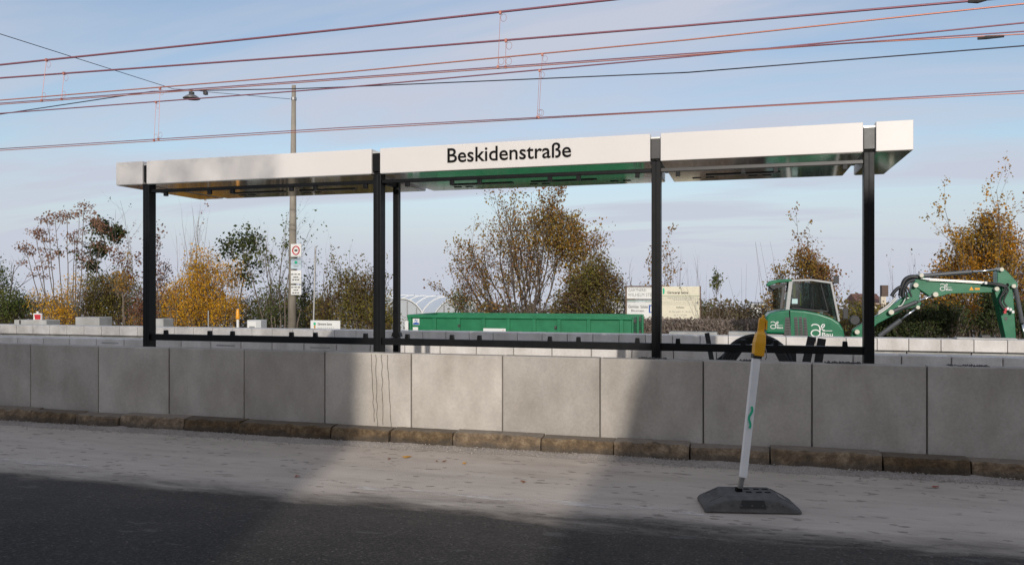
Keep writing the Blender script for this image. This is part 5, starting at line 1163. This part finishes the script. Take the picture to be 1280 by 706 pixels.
# reddish saplings round the first post
Y = 27; b = base_at(178, Y); P = Plant(27)
for (px, py) in ((160, 262), (166, 250), (172, 268), (184, 280), (196, 285), (203, 300), (208, 315), (176, 290)):
    bb = base_at(px + P.r.uniform(-6, 6), Y); P.grow(bb, Vector((P.r.gauss(0, .05), P.r.gauss(0, .1), 1)), H(px, py, Y), .022, 0, 2, 6, (15, 40), .10, .05, .35, .28, .15, dict(lvl=1, p=lambda h: .30 if h.z < 4.2 else .03, n=(1, 3), spread=.07, size=.10))
blobpx(P, 186, 385, 24, 26, Y, 120, 10, .17, .09, .1); blobpx(P, 200, 350, 12, 22, Y, 30, 8, .15, .09, .1)
P.build('red_leaved_sapling', 'thin saplings with sparse red-brown leaves around the first post', 'shrub', b, lm('leaf_redbrown'), M_TWIG, GT)
# big golden bush with bare whips above
Y = 27; b = base_at(255, Y); P = Plant(28)
for k in range(10): P.grow(b + Vector((P.r.uniform(-1.3, 1.3), P.r.uniform(-.4, .4), 0)), Vector((P.r.uniform(-.28, .28), P.r.uniform(-.2, .2), 1)), H(250, 325, Y) * P.r.uniform(.7, 1), .025, 0, 2, 5, (15, 40), .08, .08, .25, .4, .2, None)
for (x, y, rx, ry, n) in ((252, 385, 30, 24, 210), (235, 376, 26, 32, 190), (265, 358, 26, 34, 230), (280, 385, 24, 26, 150), (252, 338, 18, 26, 130), (222, 388, 20, 24, 100), (290, 355, 16, 30, 70), (212, 372, 10, 18, 34)): blobpx(P, x, y, rx, ry, Y, n, 10, .17, .078, 0)
P.build('golden_bush', 'large golden-yellow bush right of the first post', 'shrub', b, lm('leaf_yellow'), M_BARKL, GT)
Y = 27.8; b = base_at(245, Y); P = Plant(29)
whips(P, (222, 229, 234, 238, 243, 247, 252, 257, 261, 266, 240, 270, 231), Y, (300, 275, 268, 290, 262, 255, 258, 272, 268, 285, 280, 300, 290), .016, .03, 4, dict(lvl=1, p=lambda h: .10 if h.z > 3.2 else .0, n=(1, 3), spread=.06, size=.08))
P.build('bare_whips', 'cluster of bare upright whips above the golden bush', 'shrub', b, lm('leaf_dry'), M_TWIG, GT)
# dark drooping-leaved small tree
Y = 28; b = base_at(300, Y); P = Plant(30); P.grow(b, Vector((0, 0, 1)), H(302, 308, Y), .04, 0, 1, 6, (30, 65), .0, .06, .6, .35, .3, None)
P.grow(b + Vector((-.4, 0, 0)), Vector((-.1, 0, 1)), H(290, 320, Y), .025, 0, 1, 5, (20, 50), .02, .06, .5, .35, .3, None)
for (x, y, rx, ry, n) in ((300, 302, 27, 9, 34), (286, 314, 14, 10, 18), (310, 320, 19, 14, 28), (322, 300, 12, 9, 12), (306, 294, 10, 8, 8), (305, 345, 16, 22, 18)): blobpx(P, x, y, rx, ry, Y, n, 7, .16, .15, .0)
P.build('leafy_tree', 'small tree with a drooping dark green crown left of the concrete pole', 'tree', b, lm('leaf_dark'), M_BARKL, GT)
# bare branching tree by the pole
Y = 27.5; b = base_at(352, Y); P = Plant(31)
for (px, py, ln) in ((348, 258, .02), (335, 290, -.08), (358, 262, .05), (378, 300, .14), (325, 310, -.16), (386, 330, .2), (342, 300, -.04)):
    P.grow(base_at(px * .4 + 352 * .6, Y), Vector((ln * 1.3, P.r.uniform(-.1, .1), 1)), H(px, py, Y) * .98, .034, 0, 2, 7, (16, 40), .09, .06, .3, .40, .14, dict(lvl=1, p=lambda h: .12 if h.z < 4.6 else .02, n=(1, 3), spread=.08, size=.10))
blobpx(P, 330, 320, 12, 20, Y, 16, 6, .10, .11, 0); blobpx(P, 358, 305, 5, 4, Y, 6, 6, .08, .1, 0)
blobpx(P, 340, 375, 22, 30, Y, 80, 9, .17, .09, .1); blobpx(P, 378, 370, 16, 26, Y, 50, 8, .16, .09, .1)
P.build('bare_tree', 'nearly bare branching tree beside the concrete pole', 'tree', b, lm('leaf_green'), M_TWIG, GT)
# hedge-like green shrub left of the second post
Y = 27.5; b = base_at(440, Y); P = Plant(32)
for k in range(9): P.grow(b + Vector((P.r.uniform(-1.2, 1.2), P.r.uniform(-.3, .3), 0)), Vector((P.r.uniform(-.4, .4), 0, 1)), H(440, 335, Y) * P.r.uniform(.6, 1.05), .025, 0, 2, 6, (20, 50), .05, .1, .25, .45, .2, dict(lvl=1, p=lambda h: .2, n=(1, 4), spread=.1, size=.09))
for (x, y, rx, ry, n) in ((455, 365, 26, 26, 190), (440, 385, 32, 26, 190), (415, 385, 20, 28, 90), (470, 395, 24, 22, 150), (432, 350, 14, 14, 40), (400, 395, 16, 20, 70), (484, 400, 14, 16, 60)): blobpx(P, x, y, rx, ry, Y, n, 10, .16, .088, 0)
P.build('wild_hedge', 'olive green overgrown shrub left of the second post', 'shrub', b, lm('leaf_olive'), M_TWIG, GT)
Y = 27.8; b = base_at(420, Y); P = Plant(33)
whips(P, (405, 412, 420, 428, 436, 400), Y, (320, 310, 300, 315, 305, 335), .012, .10, 4, dict(lvl=1, p=lambda h: .18, n=(1, 2), spread=.05, size=.09))
P.build('bare_whips', 'arching bare whips above the olive shrub', 'shrub', b, lm('leaf_green'), M_TWIG, GT)
Y = 28.5; b = base_at(345, Y); P = Plant(34); P.grow(b, UP, 1.8, .02, 0, 1, 4, leaf=None)
for (x, y, rx, ry, n) in ((335, 398, 22, 16, 110), (385, 400, 20, 16, 90), (365, 395, 16, 18, 60)): blobpx(P, x, y, rx, ry, Y, n, 10, .16, .085, 0)
P.build('dark_bush', 'low dark green bush at the foot of the concrete pole', 'shrub', b, lm('leaf_dark'), M_TWIG, GT)

# -- right group
Y = 30; b = base_at(830, Y); P = Plant(41)
for (px, py, q_) in ((836, 300, .5), (805, 325, .55), (845, 320, .15), (822, 315, .4), (852, 330, .05), (815, 335, .4)):
    P.grow(base_at(px * .5 + 415, Y), Vector(((px - 830) * .004, 0, 1)), H(px, py, Y), .022, 0, 2, 6, (12, 34), .1, .05, .4, .3, .15, dict(lvl=1, p=lambda h, q_=q_: q_ * .7, n=(1, 3), spread=.07, size=.09))
P.build('thin_shrub', 'thin shrub with sparse brown leaves rising behind the sign boards', 'shrub', b, lm('leaf_autumn'), M_TWIG, GT)
Y = 31; b = base_at(862, Y); P = Plant(42)
whips(P, (848, 853, 858, 864, 868, 871, 874, 878, 884), Y, (322, 316, 330, 318, 335, 340, 322, 330, 345), .011, .02, 3, dict(lvl=1, p=lambda h: .03, n=(1, 2), spread=.04, size=.07))
P.build('bare_whips', 'bare upright whips behind the cream sign board', 'shrub', b, lm('leaf_dry'), M_TWIG, GT)
Y = 27; b = base_at(893, Y); P = Plant(43)
for k in range(7): P.grow(b + Vector((P.r.uniform(-.2, .2), 0, 0)), Vector((P.r.uniform(-.3, .35), P.r.uniform(-.2, .2), 1)), H(895, 345, Y) * P.r.uniform(.7, 1), .012, 0, 1, 4, (12, 30), .06, .05, .4, .3, .15, dict(lvl=0, p=lambda h: .10, n=(1, 2), spread=.05, size=.09))
blobpx(P, 896, 350, 6, 12, Y, 22, 6, .07, .09, 0)
P.build('yellow_sapling', 'small sapling with a yellow-green leaf tuft right of the cream sign', 'tree', b, lm('leaf_green'), M_TWIG, GT)
Y = 29; b = base_at(930, Y); P = Plant(44)
for (a_, L) in ((-.35, 2.6), (-.2, 3.0), (-.05, 3.1), (.1, 3.3), (.22, 3.2), (.38, 2.9), (.55, 2.8), (-.5, 2.3), (.3, 3.6)): P.grow(b, Vector((a_, P.r.uniform(-.2, .2), 1)), L * 1.05, .010, 0, 0, 0, up=.0, wig=.03, taper=.15)
P.build('bare_whips', 'fan of thin bare whips left of the excavator cab', 'shrub', b, lm('leaf_dry'), M_TWIG, GT)
# brown bank shrubs and clipped twiggy hedge
Y = 32; b = base_at(905, Y); P = Plant(45)
for k in range(5): P.grow(b + Vector((P.r.uniform(-2, 2), 0, 0)), UP, 1.4, .02, 0, 1, 5, leaf=None)
for (x, y, rx, ry, n) in ((885, 398, 26, 18, 130), (915, 396, 26, 15, 130), (940, 397, 24, 14, 120), (865, 390, 14, 20, 80)): blobpx(P, x, y, rx, ry, Y, n, 11, .16, .08, 0)
P.build('brown_thicket', 'brown thicket between the cream sign and the excavator', 'shrub', b, lm('leaf_scrub'), M_TWIG, GT)
Y = 25.5
p, q = on_y(778, 397, Y), on_y(962, 399.5, Y); b = Vector(((p.x + q.x) / 2, Y, gz(Y))); P = Plant(46)
for k in range(9000):
    x = P.r.uniform(p.x, q.x); t = (x - p.x) / (q.x - p.x); zt_ = p.z + (q.z - p.z) * t + .05 * mnoise.noise(Vector((x * 3, 0, 0)))
    P.leaf(Vector((x, Y + P.r.uniform(0, .7), P.r.uniform(gz(Y), zt_))), .075)
for k in range(420):
    x = P.r.uniform(p.x, q.x); y_ = Y + P.r.uniform(0, .6); P.wood.tube([(x, y_, gz(Y)), (x + P.r.gauss(0, .12), y_, gz(Y) + .6), (x + P.r.gauss(0, .2), y_, p.z - P.r.uniform(0, .15))], [.010, .008, .004], 3, cap=False)
P.build('clipped_hedge', 'grey-brown clipped twiggy hedge below the sign boards', 'hedge', b, lm('leaf_hedge'), M_TWIG)
# autumn shrub with a spire behind the cab
Y = 28; b = base_at(1005, Y); P = Plant(47)
P.grow(b, Vector((0, 0, 1)), H(1010, 268, Y), .03, 0, 2, 8, (14, 34), .10, .03, .45, .20, .12, dict(lvl=1, p=lambda h: .35, n=(1, 3), spread=.06, size=.085))
for (x, y, rx, ry, n) in ((1012, 340, 24, 18, 120), (1005, 325, 16, 14, 60), (1030, 345, 14, 16, 55), (975, 345, 8, 12, 24), (1015, 365, 30, 20, 130), (970, 375, 12, 22, 45), (1010, 308, 7, 12, 16)): blobpx(P, x, y, rx, ry, Y, n, 9, .15, .085, 0)
for px in (960, 968, 975, 982): P.grow(base_at(px, Y), Vector((-.12, 0, 1)), H(px, 300, Y), .010, 0, 0, 0, up=.02, wig=.03)
P.build('autumn_shrub', 'golden-brown autumn shrub with a thin spire behind the excavator cab', 'shrub', b, lm('leaf_autumn'), M_TWIG, GT)
Y = 27; b = base_at(1068, Y); P = Plant(48); P.grow(b, UP, H(1068, 372, Y), .025, 0, 2, 5, leaf=None)
for (x, y, rx, ry, n) in ((1068, 388, 20, 16, 90), (1055, 405, 16, 14, 60), (1088, 400, 16, 18, 60)): blobpx(P, x, y, rx, ry, Y, n, 9, .15, .085, 0)
P.build('autumn_shrub', 'small yellow-olive shrub just left of the right post', 'shrub', b, lm('leaf_olive'), M_TWIG, GT)
# large right tree
Y = 27.5; b = base_at(1225, Y); P = Plant(49)
for (px, py) in ((1212, 250), (1235, 226), (1252, 240), (1225, 262), (1262, 285), (1205, 290), (1195, 310), (1180, 325), (1240, 270)):
    P.grow(base_at(px * .5 + 612, Y), Vector(((px - 1225) * .0035, P.r.uniform(-.15, .15), 1)), H(px, py, Y) * .97, .036, 0, 2, 7, (14, 36), .10, .05, .3, .30, .14, dict(lvl=1, p=lambda h: .45 if h.z < 4.4 else .30, n=(1, 4), spread=.07, size=.085))
for (x, y, rx, ry, n) in ((1232, 285, 16, 20, 90), (1225, 310, 28, 22, 130), (1200, 335, 28, 20, 140), (1240, 340, 30, 30, 200), (1210, 375, 40, 28, 240), (1180, 345, 16, 14, 50), (1255, 310, 16, 28, 110), (1205, 300, 14, 14, 40), (1165, 380, 24, 24, 120)): blobpx(P, x, y, rx, ry, Y, n, 9, .15, .082, 0)
P.build('autumn_tree', 'orange and brown autumn tree behind the excavator boom', 'tree', b, lm('leaf_orange'), M_TWIG, GT)
Y = 29; b = base_at(1282, Y); P = Plant(50)
for (px, py) in ((1275, 265), (1290, 250), (1265, 300), (1300, 260)):
    P.grow(base_at(px, Y), Vector((P.r.uniform(-.1, .1), 0, 1)), H(px, py, Y), .03, 0, 2, 7, (16, 40), .1, .06, .3, .32, .15, dict(lvl=1, p=lambda h: .35, n=(1, 3), spread=.08, size=.085))
for (x, y, rx, ry, n) in ((1285, 330, 24, 40, 120), (1270, 370, 22, 30, 110)): blobpx(P, x, y, rx, ry, Y, n, 9, .16, .085, 0)
P.build('purple_brown_tree', 'brown-leaved tree cut by the right edge of the picture', 'tree', b, lm('leaf_redbrown'), M_TWIG, GT)
Y = 25.6; b = base_at(1150, Y); P = Plant(51); P.grow(b, UP, 1.1, .03, 0, 1, 5, leaf=None)
for (x, y, rx, ry, n) in ((1125, 405, 24, 20, 170), (1155, 398, 26, 22, 190), (1185, 402, 22, 18, 150), (1140, 418, 40, 14, 170), (1110, 412, 16, 14, 70)): blobpx(P, x, y, rx, ry, Y, n, 12, .14, .075, 0)
P.build('ivy_mound', 'dark green ivy mound below the excavator boom', 'shrub', b, lm('leaf_dark'), M_TWIG, GT)
Y = 25.6; b = base_at(1252, Y); P = Plant(52); P.grow(b, UP, 1.4, .03, 0, 1, 5, leaf=None)
for (x, y, rx, ry, n) in ((1245, 395, 18, 26, 150), (1280, 400, 22, 26, 130), (1242, 375, 12, 16, 50)): blobpx(P, x, y, rx, ry, Y, n, 12, .14, .08, 0)
P.build('dark_bush', 'dark green bush behind the stick of the excavator', 'shrub', b, lm('leaf_dark'), M_TWIG, GT)
Y = 30.5; b = base_at(1135, Y); P = Plant(53)
whips(P, (1112, 1120, 1128, 1140, 1146, 1152, 1160, 1118), Y, (345, 325, 350, 318, 330, 322, 340, 335), .010, .03, 4, dict(lvl=1, p=lambda h: .16, n=(1, 2), spread=.05, size=.08))
P.build('bare_whips', 'bare whips with few leaves above the excavator boom joint', 'shrub', b, lm('leaf_autumn'), M_TWIG, GT)

# scrub that fills the foot of the planting, one brown mass
P = Plant(60)
for k in range(9500):
    px = P.r.uniform(-60, 1345); Y = P.r.uniform(29.5, 33.5)
    if 484 < px < 600: continue
    top = 385 + 9 * mnoise.noise(Vector((px * .013, 0, 0))) + 6 * mnoise.noise(Vector((px * .05, 2, 0)))
    if px < 500: top -= 15
    if 770 < px < 960: top += 6
    q = on_y(px, P.r.uniform(top, 418), Y); q.z = max(q.z, gz(Y))
    P.clump(q, 6, .14, .085)
    if k % 6 == 0: P.wood.tube([(q.x, Y, gz(Y)), (q.x + P.r.gauss(0, .15), Y, (q.z + gz(Y)) / 2), (q.x + P.r.gauss(0, .3), Y, q.z + P.r.uniform(.1, .7))], [.010, .008, .004], 3, cap=False)
ms_ = bpy.data.meshes.new('scrub'); vs = [tuple(p) for p in P.lv]; ms_.from_pydata(vs, [], P.lf); ms_.materials.append(lm('leaf_scrub'))
so_ = bpy.data.objects.new('scrub', ms_); col.objects.link(so_); tag(so_, 'tangled brown scrub along the foot of the trees', 'scrub', kind='stuff')
tw = P.wood.build('scrub_twigs', M_TWIG, so_)
# far tree line along the low horizon
P = Plant(61)
for k in range(1500):
    Y = P.r.uniform(150, 190); px = P.r.uniform(-200, 1500); q = on_y(px, 380, Y); zt_ = on_y(px, 381 + 3.5 * mnoise.noise(Vector((px * .02, 0, 5))), Y).z
    P.clump(Vector((q.x, Y, P.r.uniform(gz(Y), zt_))), 10, .9, 1.0)
me = bpy.data.meshes.new('far_tree_line'); me.from_pydata([tuple(p) for p in P.lv], [], P.lf); me.materials.append(lm('leaf_scrub')); o = bpy.data.objects.new('far_tree_line', me); col.objects.link(o); tag(o, 'distant brown tree line along the low horizon', 'trees', kind='stuff')

# ================================================================== HOUSES BEHIND THE VIEWER (their shadows lie on the street)
YHB = -14.0
def back(p):                              # move a shadow point back along the sun ray to the house plane
    t = (p.y - YHB) / SD.y
    return Vector((p.x - SD.x * t, YHB, p.z + t * math.tan(SUN_EL)))
def shading_house(label, prof, depth, flip):
    q = [back(Vector((x, DN, z))) for x, z in prof]; c = q[0]
    t_ = thing('shading_house', label, 'house', (c.x, YHB, 0))
    out_ = [Vector((p.x, p.y, p.z)) for p in q]
    lo = [Vector((out_[0].x, YHB, 0)), Vector((out_[-1].x, YHB, 0))]
    eave = out_[0].z; ring = [lo[0]] + out_ + [lo[1]]
    bk = -SD * depth
    m = MB(); m.loft([ring, [p + bk for p in ring]]); m.build('wall', M_PLASTER, t_)
    w0, w1 = sorted((lo[0].x, lo[1].x))
    for fl in range(2):
        for k in range(4):
            x = w0 + (w1 - w0) * (k + .5) / 4; z_ = 1.1 + fl * 2.9
            m = MB(); m.box((x - .55, YHB + .005, z_), (x + .55, YHB + .05, z_ + 1.4)); f_ = m.build('window', M_OFFW, t_)
            m = MB(); m.box((x - .47, YHB + .051, z_ + .08), (x + .47, YHB + .06, z_ + 1.32)); m.build('pane', M_GLASSW, f_)
    return t_
shading_house('unseen house block added behind the viewer to shade the left of the street', [(-5.5, -1.6), (-5.16, -.575), (-4.5, 0), (-4.35, 1.03), (-4.5, 1.9), (-5.2, 2.5), (-19, 2.5)], 9, 0)  # added out of view; bulging outline shaped to cast the rounded left shade edge
shading_house('lower plastered house behind the viewer shading the right of the street', [(-2.4, -1.5), (-1.95, -.71), (-1.3, .1), (-1.04, 1.03), (-.65, 2.1), (-.2, 2.8), (15, 2.8)], 9, 1)
# sparse street trees beside that house: their crowns half-shade the left end of the shelter roof
for q_, (xa_, xb_, nm_) in enumerate(((-5.75, -10.6, 'nearest the gap'), (-10.6, -15.6, 'in the middle'), (-15.6, -20.6, 'farthest left'))):
    P = Plant(70 + q_); lo_, hi_ = back(Vector((xa_, DN, 2.35))), back(Vector((xb_, DN, 4.3)))
    for k in range(4300):
        x = P.r.uniform(hi_.x, lo_.x + (.2 if q_ == 0 else 0)); z = P.r.uniform(lo_.z, hi_.z)
        P.leaf(Vector((x, YHB, z)) - SD * P.r.uniform(-1.0, 1.0), .08)
    tb = Vector(((lo_.x + hi_.x) / 2, YHB + 1.0, 0))
    P.grow(tb, UP, hi_.z * .9, .16, 0, 1, 8, (30, 60), .02, .04, .6, .3, .3, None)
    P.build('street_tree', 'sparse street tree behind the viewer, the one ' + nm_, 'tree', tb, lm('leaf_autumn'), M_BARK, 'street trees behind the viewer')
